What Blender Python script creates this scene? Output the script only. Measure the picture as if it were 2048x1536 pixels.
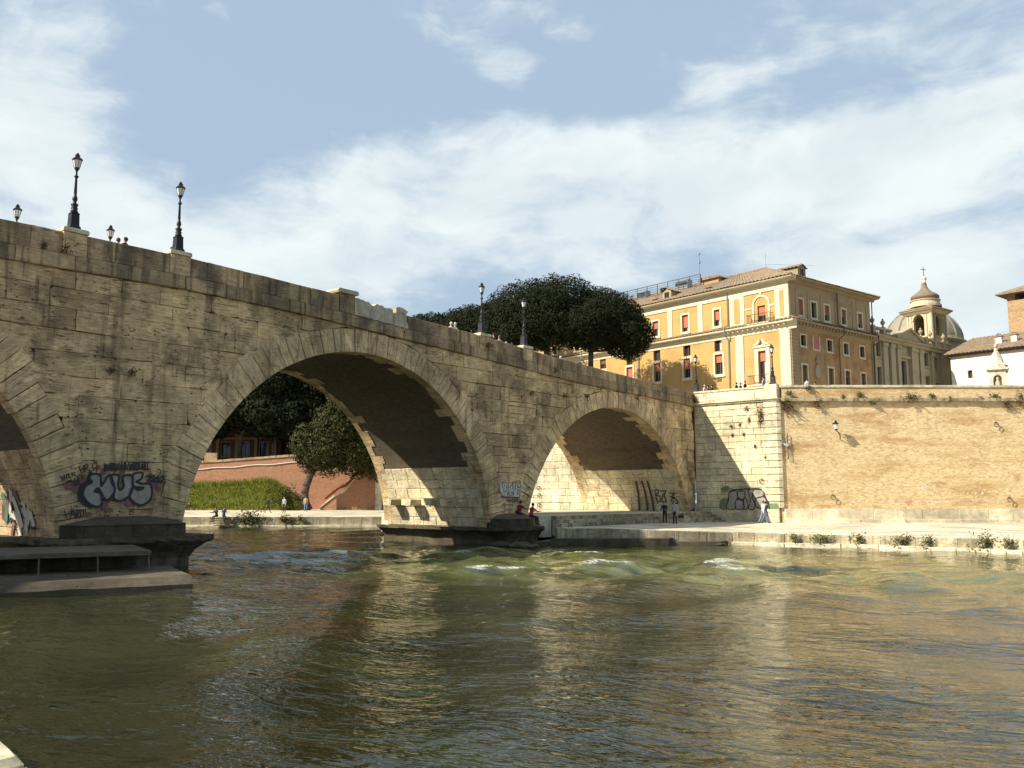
import bpy, bmesh, math, random
import numpy as np
from mathutils import Vector, Matrix, noise as mnoise

random.seed(7); RNG = np.random.default_rng(7)
for o in list(bpy.data.objects): bpy.data.objects.remove(o)
SC = bpy.context.scene; COL = SC.collection

# ------------------------------------------------------------------ camera, sky, sun, exposure
PITCH = math.radians(7.2); CAMZ = 2.85; FPX = 1771.0
cd = bpy.data.cameras.new('camera'); cam = bpy.data.objects.new('camera', cd); COL.objects.link(cam)
cam.location = (0, 0, CAMZ); cam.rotation_euler = (math.pi/2 + PITCH, 0, 0)
cd.sensor_width = 36; cd.lens = FPX/2048*36; cd.clip_end = 6000; SC.camera = cam
SC.render.resolution_x = 1024; SC.render.resolution_y = 768
SC.view_settings.view_transform = 'Standard'; SC.view_settings.look = 'None'
SC.view_settings.gamma = 1; SC.view_settings.use_curve_mapping = False
SC.view_settings.exposure = 0.74

LIGHT = Vector((1.85, 0.85, -1.52)).normalized()          # direction in which sunlight travels
sd = bpy.data.lights.new('sun', 'SUN'); sd.energy = 5.0; sd.angle = math.radians(0.53); sd.color = (1, 0.92, 0.76)
sun = bpy.data.objects.new('sun', sd); COL.objects.link(sun); sun.location = (-60, -10, 70)
sun.rotation_euler = LIGHT.to_track_quat('-Z', 'Y').to_euler()
SUN_EL = math.asin(-LIGHT.z); SUN_ROT = math.atan2(-LIGHT.x, -LIGHT.y)

def ray(x, y):
    u = (x-1024)/FPX; v = (768-y)/FPX
    return Vector((u, math.cos(PITCH)-v*math.sin(PITCH), math.sin(PITCH)+v*math.cos(PITCH)))

class NT:
    """small wrapper that makes node graphs short to write"""
    def __init__(s, tree): s.t = tree; s.N = tree.nodes; s.L = tree.links
    def node(s, typ, props=None, **ins):
        n = s.N.new(typ)
        for k, v in (props or {}).items(): setattr(n, k, v)
        for k, v in ins.items():
            key = int(k[1:]) if k[0] == '_' else k.replace('_', ' ')
            s.put(n.inputs[key], v)
        return n
    def put(s, sock, v):
        if isinstance(v, bpy.types.NodeSocket): s.L.new(v, sock)
        else:
            if sock.type == 'RGBA' and len(v) == 3: v = (*v, 1)
            sock.default_value = v
    def m(s, op, a, b=0.0, clamp=False):
        return s.node('ShaderNodeMath', {'operation': op, 'use_clamp': clamp}, _0=a, _1=b).outputs[0]
    def vm(s, op, a, b):
        return s.node('ShaderNodeVectorMath', {'operation': op}, _0=a, _1=b).outputs[0]
    def noise(s, vec, scale=1, detail=4, rough=.55, dist=0.0):
        return s.node('ShaderNodeTexNoise', Vector=vec, Scale=scale, Detail=detail, Roughness=rough, Distortion=dist).outputs[0]
    def vor(s, vec, scale=1, rand=1.0):
        return s.node('ShaderNodeTexVoronoi', Vector=vec, Scale=scale, Randomness=rand).outputs['Distance']
    def rng(s, v, a, b, c=0.0, d=1.0, smooth=True):
        return s.node('ShaderNodeMapRange', {'interpolation_type': 'SMOOTHSTEP' if smooth else 'LINEAR', 'clamp': True},
                      Value=v, From_Min=a, From_Max=b, To_Min=c, To_Max=d).outputs[0]
    def mix(s, f, a, b, blend='MIX'):
        n = s.N.new('ShaderNodeMix'); n.data_type = 'RGBA'; n.blend_type = blend
        s.put(n.inputs[0], f); s.put(n.inputs[6], a); s.put(n.inputs[7], b); return n.outputs[2]
    def pos(s): return s.node('ShaderNodeNewGeometry').outputs['Position']
    def sep(s, v):
        n = s.node('ShaderNodeSeparateXYZ', Vector=v); return n.outputs
    def comb(s, x, y, z): return s.node('ShaderNodeCombineXYZ', X=x, Y=y, Z=z).outputs[0]
    def bump(s, h, strength=.5, dist=.02):
        return s.node('ShaderNodeBump', Height=h, Strength=strength, Distance=dist).outputs[0]

world = bpy.data.worlds.new('World'); SC.world = world; world.use_nodes = True
wt = NT(world.node_tree); wt.N.clear()
sky = wt.node('ShaderNodeTexSky', {'sky_type': 'NISHITA', 'sun_disc': False, 'sun_elevation': SUN_EL, 'sun_rotation': SUN_ROT,
              'air_density': 1.0, 'dust_density': 2.2, 'ozone_density': 1.6, 'altitude': 20})
gdir = wt.node('ShaderNodeTexCoord').outputs['Generated']
gx, gy, gz = wt.sep(gdir)
az = wt.m('ARCTAN2', gx, gy); el = wt.m('ARCSINE', gz)
# clouds live in sky directions: wisps stretched sideways plus billows, with cover that swells in places
warp = wt.noise(wt.comb(wt.m('MULTIPLY', az, 5.0), wt.m('MULTIPLY', el, 9.0), 3.1), 1.0, 3)
azw = wt.m('ADD', az, wt.m('MULTIPLY', wt.m('SUBTRACT', warp, .5), .10))
elw = wt.m('ADD', el, wt.m('MULTIPLY', wt.m('SUBTRACT', warp, .5), .07))
n_w = wt.noise(wt.comb(wt.m('MULTIPLY', azw, 3.6), wt.m('MULTIPLY', elw, 12.0), 0.7), 1.0, 9, .62)
n_b = wt.noise(wt.comb(wt.m('MULTIPLY', azw, 9.0), wt.m('MULTIPLY', elw, 13.0), 5.2), 1.0, 9, .6)
cover = None
def cover_add(px, py, wx, wy, amount):
    global cover
    r = ray(px, py).normalized(); a0 = math.atan2(r.x, r.y); e0 = math.asin(r.z)
    dx = wt.m('DIVIDE', wt.m('SUBTRACT', azw, a0), wx/FPX); dy = wt.m('DIVIDE', wt.m('SUBTRACT', elw, e0), wy/FPX)
    d2 = wt.m('ADD', wt.m('MULTIPLY', dx, dx), wt.m('MULTIPLY', dy, dy))
    v = wt.m('MULTIPLY', wt.m('DIVIDE', 1.0, wt.m('ADD', 1.0, wt.m('MULTIPLY', d2, d2))), amount)
    cover = v if cover is None else wt.m('ADD', cover, v)
for q in ((960, 430, 640, 150, .40), (230, 520, 360, 130, .36), (80, 170, 140, 100, .30), (80, 320, 120, 70, .16), (1015, 140, 85, 55, .46), (1150, 60, 50, 30, .25), (1700, 340, 480, 100, .32),
          (1430, 110, 160, 100, .22), (1880, 80, 260, 120, .30), (1790, 590, 180, 75, .78), (415, 45, 30, 24, .30), (1960, 600, 220, 120, .16),
          (1000, 300, 480, 50, .14), (640, 160, 400, 110, -.26), (400, 280, 200, 80, -.16), (1330, 20, 200, 60, -.16), (1600, 190, 200, 60, -.10), (1500, 480, 420, 45, -.16), (1230, 190, 160, 70, -.24), (470, 320, 200, 80, -.22), (880, 190, 300, 40, -.14), (1720, 190, 130, 50, -.16)):
    cover_add(*q)
dens = wt.m('ADD', wt.m('ADD', wt.m('MULTIPLY', n_w, 1.25), wt.m('MULTIPLY', n_b, .95)), cover)
cl = wt.rng(dens, 1.10, 1.62)
shade = wt.rng(wt.noise(wt.comb(wt.m('MULTIPLY', azw, 6.0), wt.m('MULTIPLY', elw, 14.0), 9.0), 1.0, 6), .35, .7)
ccol = wt.mix(shade, (7.6, 8.5, 8.9), (9.2, 9.9, 9.9))
scol = wt.mix(.80, sky.outputs[0], (4.9, 6.35, 8.0))
skycol = wt.mix(wt.m('MULTIPLY', cl, .95), scol, ccol)
bg = wt.node('ShaderNodeBackground', Color=skycol, Strength=0.060)
wo = wt.node('ShaderNodeOutputWorld'); wt.L.new(bg.outputs[0], wo.inputs[0])

# ------------------------------------------------------------------ materials
MATS = {}
def new_mat(name):
    m = bpy.data.materials.new(name); m.use_nodes = True; m.node_tree.nodes.clear(); MATS[name] = m
    t = NT(m.node_tree); out = t.node('ShaderNodeOutputMaterial'); b = t.node('ShaderNodeBsdfPrincipled')
    t.L.new(b.outputs[0], out.inputs[0]); return m, t, b
def scl(c, k): return tuple(min(1, v*k) for v in c)

def stone(name, base, dark=(.07, .06, .045), streak=.5, streak_lo=.52, pit=.5, blotch=.5, vary=.35, course=None, bump=.6, rough=.88, strio=.35, green=0.0, radial=None):
    m, t, b = new_mat(name); p = t.pos()
    rnd = t.node('ShaderNodeObjectInfo').outputs['Random']
    n1 = t.noise(p, .55, 6, .62); n2 = t.noise(t.vm('MULTIPLY', p, (1.3, 1.3, 11)), 1.5, 6, .7)
    n3 = t.noise(p, 6.5, 5, .7)
    if radial:   # bedding runs along each arch stone
        x_, y_, z_ = t.sep(p); s_ = t.m('SUBTRACT', t.m('ADD', t.m('MULTIPLY', t.m('ADD', x_, 14.0), .6401), t.m('MULTIPLY', t.m('SUBTRACT', y_, 37.6), .7683)), radial[0]); v_ = t.m('SUBTRACT', z_, radial[1])
        ra = t.m('SQRT', t.m('ADD', t.m('MULTIPLY', s_, s_), t.m('MULTIPLY', v_, v_))); an = t.m('ARCTAN2', v_, s_)
        n2 = t.noise(t.comb(t.m('MULTIPLY', an, 90.0), t.m('MULTIPLY', ra, 1.1), t.m('MULTIPLY', y_, .3)), 1.3, 6, .7)
    st = t.noise(t.vm('MULTIPLY', p, (2.1, 2.1, .17)), 1.0, 5, .62)
    k = t.m('ADD', 1-vary*.5, t.m('MULTIPLY', rnd, vary))
    k = t.m('MULTIPLY', k, t.rng(n3, .2, .8, .82, 1.14, False))
    k = t.m('MULTIPLY', k, t.rng(t.noise(p, 1.9, 5, .7), .3, .7, .72, 1.18, False))
    k = t.m('MULTIPLY', k, t.rng(t.noise(p, .28, 4, .6), .36, .62, .66, 1.22, False))
    k = t.m('MULTIPLY', k, t.rng(n2, .3, .7, 1-strio, 1+strio*.4, False))
    col = t.mix(t.m('MULTIPLY', t.noise(p, .9, 3), .8), base, (base[0]*1.06, base[1]*.96, base[2]*.8))
    if course:   # visible blocks where a wall is too far for real joints
        br = t.node('ShaderNodeTexBrick', {'offset': .5}, Vector=t.comb(t.m('ADD', t.sep(p)[0], t.m('MULTIPLY', t.sep(p)[1], 1.0)), t.sep(p)[2], 0.0),
                    Color1=(1, 1, 1, 1), Color2=(.82, .8, .77, 1), Mortar=(.45, .42, .36, 1), Scale=1.0, Mortar_Size=.012, Brick_Width=course[0], Row_Height=course[1])
        col = t.mix(1.0, col, br.outputs[0], 'MULTIPLY')
    kk = t.node('ShaderNodeCombineColor', Red=k, Green=k, Blue=k).outputs[0]
    col = t.mix(1.0, col, kk, 'MULTIPLY')
    col = t.mix(t.m('MULTIPLY', t.rng(n1, .47, .64), blotch), col, dark)
    col = t.mix(t.m('MULTIPLY', t.rng(st, streak_lo, streak_lo+.16), streak), col, dark)
    s2 = t.noise(t.vm('MULTIPLY', p, (5.5, 5.5, .30)), 1.0, 4, .6); col = t.mix(t.m('MULTIPLY', t.m('MULTIPLY', t.rng(s2, .56, .68), t.rng(t.noise(p, .33, 3), .45, .6)), min(1.0, streak*1.25)), col, scl(dark, .8))
    if green: col = t.mix(t.m('MULTIPLY', t.rng(t.noise(p, 1.7, 5), .5, .7), green), col, (.06, .075, .03))
    h = t.m('ADD', t.m('MULTIPLY', n2, .6), t.m('MULTIPLY', n3, .5))
    if pit:
        vd = t.vor(t.vm('MULTIPLY', p, (1, 1, 1.6)), 2.9); vm_ = t.rng(t.noise(p, .8, 3), .42, .56)
        hole = t.m('MULTIPLY', t.rng(vd, .09, .17, 1, 0), vm_)
        sl = t.m('MULTIPLY', t.rng(t.noise(t.vm('MULTIPLY', p, (2.2, 2.2, 17)), 1.0, 4, .6), .60, .67), t.rng(n1, .40, .52))
        hole = t.m('MAXIMUM', hole, t.m('MULTIPLY', sl, .75))
        col = t.mix(t.m('MULTIPLY', hole, pit), col, (.035, .028, .02)); h = t.m('SUBTRACT', h, t.m('MULTIPLY', hole, 1.4))
    t.put(b.inputs['Base Color'], col); t.put(b.inputs['Roughness'], rough)
    t.put(b.inputs['Normal'], t.bump(h, bump, .03)); b.inputs['Specular IOR Level'].default_value = .25
    return m
def plain(name, col, rough=.6, metal=0.0, var=.15, scale=3.0, bump=.0, spec=.4):
    m, t, b = new_mat(name); p = t.pos(); n = t.noise(p, scale, 5, .65)
    c = t.mix(t.rng(n, .3, .7, 0, 1, False), scl(col, 1-var), scl(col, 1+var))
    t.put(b.inputs['Base Color'], c); b.inputs['Roughness'].default_value = rough; b.inputs['Metallic'].default_value = metal
    b.inputs['Specular IOR Level'].default_value = spec
    if bump: t.put(b.inputs['Normal'], t.bump(n, bump, .02))
    return m
def plaster(name, col, stain, amt=.5, brick=None, lo=.5, streak=.3):
    m, t, b = new_mat(name); p = t.pos()
    n1 = t.noise(p, .45, 7, .65); n2 = t.noise(p, 3.0, 5, .7); st = t.noise(t.vm('MULTIPLY', p, (1.4, 1.4, .14)), 1.0, 5, .6)
    c = t.mix(t.rng(n2, .25, .75, 0, 1, False), scl(col, .92), scl(col, 1.06))
    c = t.mix(t.m('MULTIPLY', t.rng(n1, lo, lo+.2), amt), c, stain)
    c = t.mix(t.m('MULTIPLY', t.rng(st, .54, .72), streak), c, scl(stain, .8))
    if brick: c = t.mix(t.rng(t.noise(p, .3, 6, .6), .56, .62), c, brick)
    t.put(b.inputs['Base Color'], c); b.inputs['Roughness'].default_value = .92; b.inputs['Specular IOR Level'].default_value = .2
    t.put(b.inputs['Normal'], t.bump(n2, .25, .02)); return m
def brickwork(name, c1, c2, mortar, horiz='x', bw=.30, rh=.085, stain=(.25, .13, .05), amt=.4, pale=None, ms=.012, axis=None):
    m, t, b = new_mat(name); p = t.pos(); x, y, z = t.sep(p)
    hx = x if axis is None else t.m('ADD', t.m('MULTIPLY', x, axis[0]), t.m('MULTIPLY', y, axis[1]))
    br = t.node('ShaderNodeTexBrick', {'offset': .5}, Vector=t.comb(hx, z, 0.0), Color1=(*c1, 1), Color2=(*c2, 1), Mortar=(*mortar, 1),
                Scale=1.0, Mortar_Size=ms, Mortar_Smooth=.3, Bias=0.0, Brick_Width=bw, Row_Height=rh)
    c = br.outputs[0]
    band = t.noise(t.vm('MULTIPLY', p, (.12, .12, .8)), 1.0, 6, .6)
    n1 = t.noise(t.vm('MULTIPLY', p, (1, 1, 2.2)), .55, 7, .68); n2 = t.noise(t.vm('MULTIPLY', p, (1, 1, 3)), 2.4, 5, .7)
    n4 = t.noise(t.vm('MULTIPLY', p, (3.3, 3.3, 11.7)), 1.0, 3, .8)
    c = t.mix(t.m('MULTIPLY', t.rng(band, .50, .66), amt), c, stain)
    c = t.mix(t.m('MULTIPLY', t.rng(n1, .53, .70), amt*.9), c, scl(stain, .9))
    c = t.mix(t.m('MULTIPLY', t.rng(n4, .52, .66), .75), c, scl(stain, .62))
    n5 = t.noise(t.vm('MULTIPLY', p, (2.2, 2.2, 7.0)), 1.0, 5, .8); c = t.mix(t.m('MULTIPLY', t.rng(n5, .5, .66), .55), c, scl(stain, .8))
    if pale: c = t.mix(t.m('MULTIPLY', t.rng(n2, .52, .7), .55), c, pale)
    st = t.noise(t.vm('MULTIPLY', p, (1.3, 1.3, .1)), 1.0, 4, .6)
    c = t.mix(t.m('MULTIPLY', t.rng(st, .55, .75), .3), c, scl(stain, .6))
    t.put(b.inputs['Base Color'], c); b.inputs['Roughness'].default_value = .93; b.inputs['Specular IOR Level'].default_value = .2
    h = t.m('ADD', t.m('MULTIPLY', br.outputs['Fac'], -.8), t.m('MULTIPLY', n4, .8))
    t.put(b.inputs['Normal'], t.bump(h, .7, .02)); return m
def leaf(name, c_lo, c_hi, rough=.55, trans=.25):
    m, t, b = new_mat(name); p = t.pos(); n = t.noise(p, 1.1, 4, .6); n2 = t.node('ShaderNodeTexWhiteNoise', Vector=t.vm('MULTIPLY', p, (3.0, 3.0, 3.0))).outputs[0]
    f = t.m('ADD', t.m('MULTIPLY', t.rng(n, .3, .7, 0, 1, False), .7), t.m('MULTIPLY', n2, .3))
    t.put(b.inputs['Base Color'], t.mix(f, c_lo, c_hi)); b.inputs['Roughness'].default_value = rough
    b.inputs['Specular IOR Level'].default_value = .12
    return m

M = {}
M['trav'] = stone('travertine_weathered', (.70, .525, .30), dark=(.13, .09, .05), streak=.6, streak_lo=.53, pit=1.0, blotch=.70, vary=.34, strio=.5, bump=.9)
M['trav_vous'] = stone('travertine_arch_ring', (.63, .475, .28), dark=(.13, .092, .052), streak=.6, streak_lo=.53, pit=.9, blotch=.36, vary=.26, strio=.45, bump=.9)
for _k, _c in (('L', (-15.07, -.04)), ('C', (9.987, .254)), ('R', (33.695, -1.70))):
    M['ring'+_k] = stone('travertine_ring_'+_k, (.74, .565, .33), dark=(.13, .092, .05), streak=.6, streak_lo=.53, pit=.55, blotch=.36, vary=.26, strio=.5, bump=.9, radial=_c)
M['trav_par'] = stone('travertine_parapet', (.43, .32, .19), dark=(.082, .062, .042), streak=.68, streak_lo=.47, pit=.7, blotch=.65, vary=.5)
M['trav_pale'] = stone('travertine_pale', (.66, .61, .46), dark=(.22, .17, .10), streak=.35, streak_lo=.56, pit=.8, blotch=.3, vary=.2)
M['trav_lit'] = stone('travertine_wing', (.66, .60, .42), dark=(.26, .20, .10), streak=.4, streak_lo=.56, pit=.85, blotch=.28, vary=.24)
M['marble'] = stone('marble_slab', (.62, .57, .46), dark=(.16, .13, .09), streak=.5, streak_lo=.54, pit=.2, blotch=.3, vary=.1, strio=.12)
M['base_white'] = stone('white_base_course', (.70, .64, .49), dark=(.30, .25, .16), streak=.25, streak_lo=.58, pit=.3, blotch=.22, vary=.14, strio=.15)
M['base_dark'] = stone('wet_pier_stone', (.11, .09, .06), dark=(.03, .025, .018), streak=.6, streak_lo=.47, pit=.5, blotch=.6, vary=.3, green=.35)
M['ledge'] = stone('shade_dark_concrete', (.13, .11, .08), dark=(.06, .05, .035), streak=.2, pit=.2, blotch=.5, vary=.2, green=.2)  # wet concrete, darkened to stand for the bridge's shade on the landing stage
M['core'] = plain('mortar_core', (.14, .11, .072), .95, var=.3)
M['mortar_lit'] = plain('mortar_pale', (.30, .25, .16), .95, var=.3)
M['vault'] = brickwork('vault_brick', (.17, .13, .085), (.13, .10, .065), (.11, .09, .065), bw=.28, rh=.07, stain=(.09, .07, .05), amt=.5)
M['brick'] = brickwork('embankment_brick', (.69, .54, .31), (.55, .39, .20), (.74, .61, .39), bw=.30, rh=.11, stain=(.44, .27, .12), amt=.85, pale=(.82, .70, .46))
M['brick_red'] = brickwork('red_embankment_brick', (.42, .19, .105), (.36, .155, .085), (.46, .30, .20), bw=.28, rh=.083, stain=(.33, .16, .09), amt=.35, pale=(.50, .30, .20))
M['quay'] = stone('quay_paving', (.64, .585, .46), dark=(.34, .29, .21), streak=.0, pit=.15, blotch=.55, vary=.12, strio=.1, bump=.3)
M['kerb'] = stone('quay_edge_stone', (.46, .41, .29), dark=(.12, .10, .06), streak=.65, streak_lo=.46, pit=.5, blotch=.5, vary=.3, green=.15)
M['iron'] = plain('black_iron', (.028, .027, .03), .45, .6, var=.25, scale=9)
M['rust'] = plain('rusty_rail', (.11, .075, .05), .75, .3, var=.4, scale=6)
M['lampglass'] = plain('frosted_lamp_glass', (.66, .64, .62), .25, 0, var=.05)
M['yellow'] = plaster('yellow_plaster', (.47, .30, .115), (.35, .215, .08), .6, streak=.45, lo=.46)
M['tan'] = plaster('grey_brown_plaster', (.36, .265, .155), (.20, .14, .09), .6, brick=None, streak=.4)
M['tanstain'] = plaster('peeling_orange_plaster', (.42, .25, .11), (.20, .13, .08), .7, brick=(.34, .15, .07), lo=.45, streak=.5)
M['farwall'] = plaster('shade_brown_plaster', (.17, .085, .045), (.09, .05, .03), .6, streak=.4)  # base colour lowered to stand in for shade under the pines
M['cream'] = plaster('cream_trim', (.60, .53, .38), (.40, .33, .21), .35, streak=.35)
M['belfry'] = plaster('belfry_stone_lit', (.50, .43, .29), (.30, .24, .15), .5, streak=.4)  # lighter tone meant for the tower's sunlit side
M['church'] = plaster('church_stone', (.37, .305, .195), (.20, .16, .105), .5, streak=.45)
M['white'] = plaster('white_plaster', (.80, .78, .67), (.62, .58, .46), .35, streak=.25)
M['towerbrick'] = brickwork('tower_brick', (.46, .30, .16), (.38, .24, .13), (.44, .34, .22), stain=(.26, .16, .09), amt=.5)
M['shutter'] = plain('red_roller_shutter', (.42, .125, .07), .6, var=.12, scale=2)
M['glass'] = plain('dark_window_glass', (.022, .024, .028), .12, 0, var=.3, scale=.8, spec=.6)
M['curtain'] = plain('pale_curtain', (.45, .46, .45), .8, var=.2, scale=4)
M['brownwood'] = plain('brown_shutter', (.13, .075, .04), .7, var=.25, scale=5)
M['lead'] = plain('dome_lead', (.24, .22, .165), .6, var=.22, scale=1.2)
M['cupola'] = plain('cupola_slate', (.19, .145, .10), .7, var=.3, scale=2.5)
M['metal'] = plain('grey_metal', (.23, .25, .27), .5, .3, var=.15)
M['railgreen'] = plain('dark_green_railing', (.06, .085, .09), .6, .2)
M['bronze'] = plain('bell_bronze', (.05, .04, .03), .5, .5)
M['soil'] = plain('island_ground', (.30, .27, .21), .95, var=.2, scale=.5)
M['bark'] = plain('pine_bark', (.085, .058, .042), .95, var=.4, scale=4, bump=.6)
M['needle'] = leaf('pine_needles', (.007, .0095, .0035), (.022, .027, .0095), .85)
M['broad'] = leaf('glossy_leaves', (.010, .014, .004), (.058, .062, .016), .6)
M['grass'] = leaf('grass_blades', (.13, .15, .02), (.28, .28, .055))
M['weed'] = leaf('dry_weeds', (.10, .062, .03), (.15, .10, .05))
M['weedg'] = leaf('green_weeds', (.06, .07, .022), (.14, .145, .05))
M['sprayblk'] = plain('black_spray_paint', (.022, .02, .022), .6, var=.3, scale=6)
M['spraysil'] = plain('silver_spray_paint', (.27, .25, .205), .5, .0, var=.3, scale=3)
M['sprayred'] = plain('wine_spray_paint', (.16, .075, .07), .6, var=.3, scale=4)
M['spraygrn'] = plain('green_spray_paint', (.13, .19, .085), .6, var=.3, scale=4)
M['sprayteal'] = plain('teal_spray_paint', (.09, .15, .12), .6, var=.3, scale=4)
M['spraypale'] = plain('pale_spray_paint', (.52, .48, .42), .6, var=.2, scale=4)
M['foam'] = plain('foam_white', (.75, .76, .70), .7, var=.1)
for nm, c in dict(skin=(.42, .25, .17), hair_dark=(.025, .018, .014), hair_brown=(.09, .05, .03), hair_grey=(.42, .40, .36), cloth_black=(.022, .022, .025), cloth_white=(.62, .61, .57),
                  cloth_red=(.36, .045, .04), cloth_dred=(.13, .022, .025), cloth_blue=(.10, .14, .24), cloth_jeans=(.16, .21, .30), cloth_grey=(.34, .34, .33), cloth_tan=(.44, .35, .23), shoe=(.05, .045, .04)).items():
    M[nm] = plain(nm, c, .8, var=.18, scale=7)

# roof tiles
def rooftile(name):
    m, t, b = new_mat(name); p = t.pos(); n = t.noise(p, 1.3, 6, .7); n2 = t.noise(p, 7.0, 4, .8)
    c = t.mix(t.rng(n2, .35, .65, 0, 1, False), (.12, .08, .05), (.40, .285, .17)); c = t.mix(t.rng(n, .45, .62, 0, .75), c, (.13, .10, .07))
    t.put(b.inputs['Base Color'], c); b.inputs['Roughness'].default_value = .95; t.put(b.inputs['Normal'], t.bump(n2, .6, .03)); return m
M['tile'] = rooftile('terracotta_tiles')

# river
def river_mat():
    m, t, b = new_mat('river_water'); p = t.pos()
    flow = t.node('ShaderNodeVectorRotate', {'rotation_type': 'Z_AXIS'}, Vector=p, Angle=.5).outputs[0]
    r1 = t.noise(t.vm('MULTIPLY', flow, (1.0, 1.9, 1)), 1.1, 3, .5, .6); r2 = t.noise(t.vm('MULTIPLY', flow, (1.0, 2.4, 1)), 4.0, 2, .5, .5)
    h = t.m('ADD', t.m('MULTIPLY', r1, .060), t.m('MULTIPLY', r2, .013))
    silt = t.noise(t.vm('MULTIPLY', flow, (.06, .22, 1)), 1.0, 5, .6)
    body = t.mix(t.rng(silt, .35, .65, 0, 1), (.012, .013, .005), (.026, .029, .010))
    aer = t.node('ShaderNodeAttribute', {'attribute_name': 'aerated'}).outputs['Fac']
    body = t.mix(t.m('MULTIPLY', aer, t.rng(t.noise(t.vm('MULTIPLY', flow, (.25, .8, 1)), 1.0, 5, .65), .3, .65)), body, (.125, .14, .045))
    fo = t.node('ShaderNodeAttribute', {'attribute_name': 'foam'}).outputs['Fac']
    f1 = t.noise(t.vm('MULTIPLY', flow, (1.6, 2.6, 1)), 2.6, 9, .8, 1.2)
    f2 = t.rng(t.m('ADD', t.m('MULTIPLY', fo, .40), f1), .83, .99)
    col = t.mix(f2, body, (.62, .63, .55))
    t.put(b.inputs['Base Color'], col); t.put(b.inputs['Roughness'], t.rng(f2, 0, 1, .025, .7)); b.inputs['IOR'].default_value = 1.33
    t.put(b.inputs['Normal'], t.bump(h, 1.0, 1.0)); b.inputs['Specular IOR Level'].default_value = .5
    return m
M['water'] = river_mat()

# ------------------------------------------------------------------ object helpers
WLOC = {}
def finish(o, parent, world_loc):
    COL.objects.link(o); WLOC[o.name] = Vector(world_loc)
    if parent is not None: o.parent = parent; o.location = Vector(world_loc)-WLOC[parent.name]
    else: o.location = world_loc
    return o
def tag(o, label=None, cat=None, group=None, kind=None):
    if label: o['label'] = label
    if cat: o['category'] = cat
    if group: o['group'] = group
    if kind: o['kind'] = kind
    return o
def empty(name, loc, label, cat, group=None):
    o = bpy.data.objects.new(name, None); o.empty_display_size = .3
    finish(o, None, loc); return tag(o, label, cat, group)
def mk(name, verts, faces, mat, parent=None, smooth=False, origin=None, mats=None, fm=None):
    v = np.asarray(verts, dtype=float).reshape(-1, 3)
    c = Vector(((v[:, 0].min()+v[:, 0].max())/2, (v[:, 1].min()+v[:, 1].max())/2, v[:, 2].min())) if origin is None else Vector(origin)
    me = bpy.data.meshes.new(name); me.from_pydata((v-np.array(c)).tolist(), [], faces)
    for mm in (mats or [mat]): me.materials.append(mm)
    if fm is not None: me.polygons.foreach_set('material_index', fm)
    if smooth: me.polygons.foreach_set('use_smooth', [True]*len(me.polygons))
    me.update()
    return finish(bpy.data.objects.new(name, me), parent, c)

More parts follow.
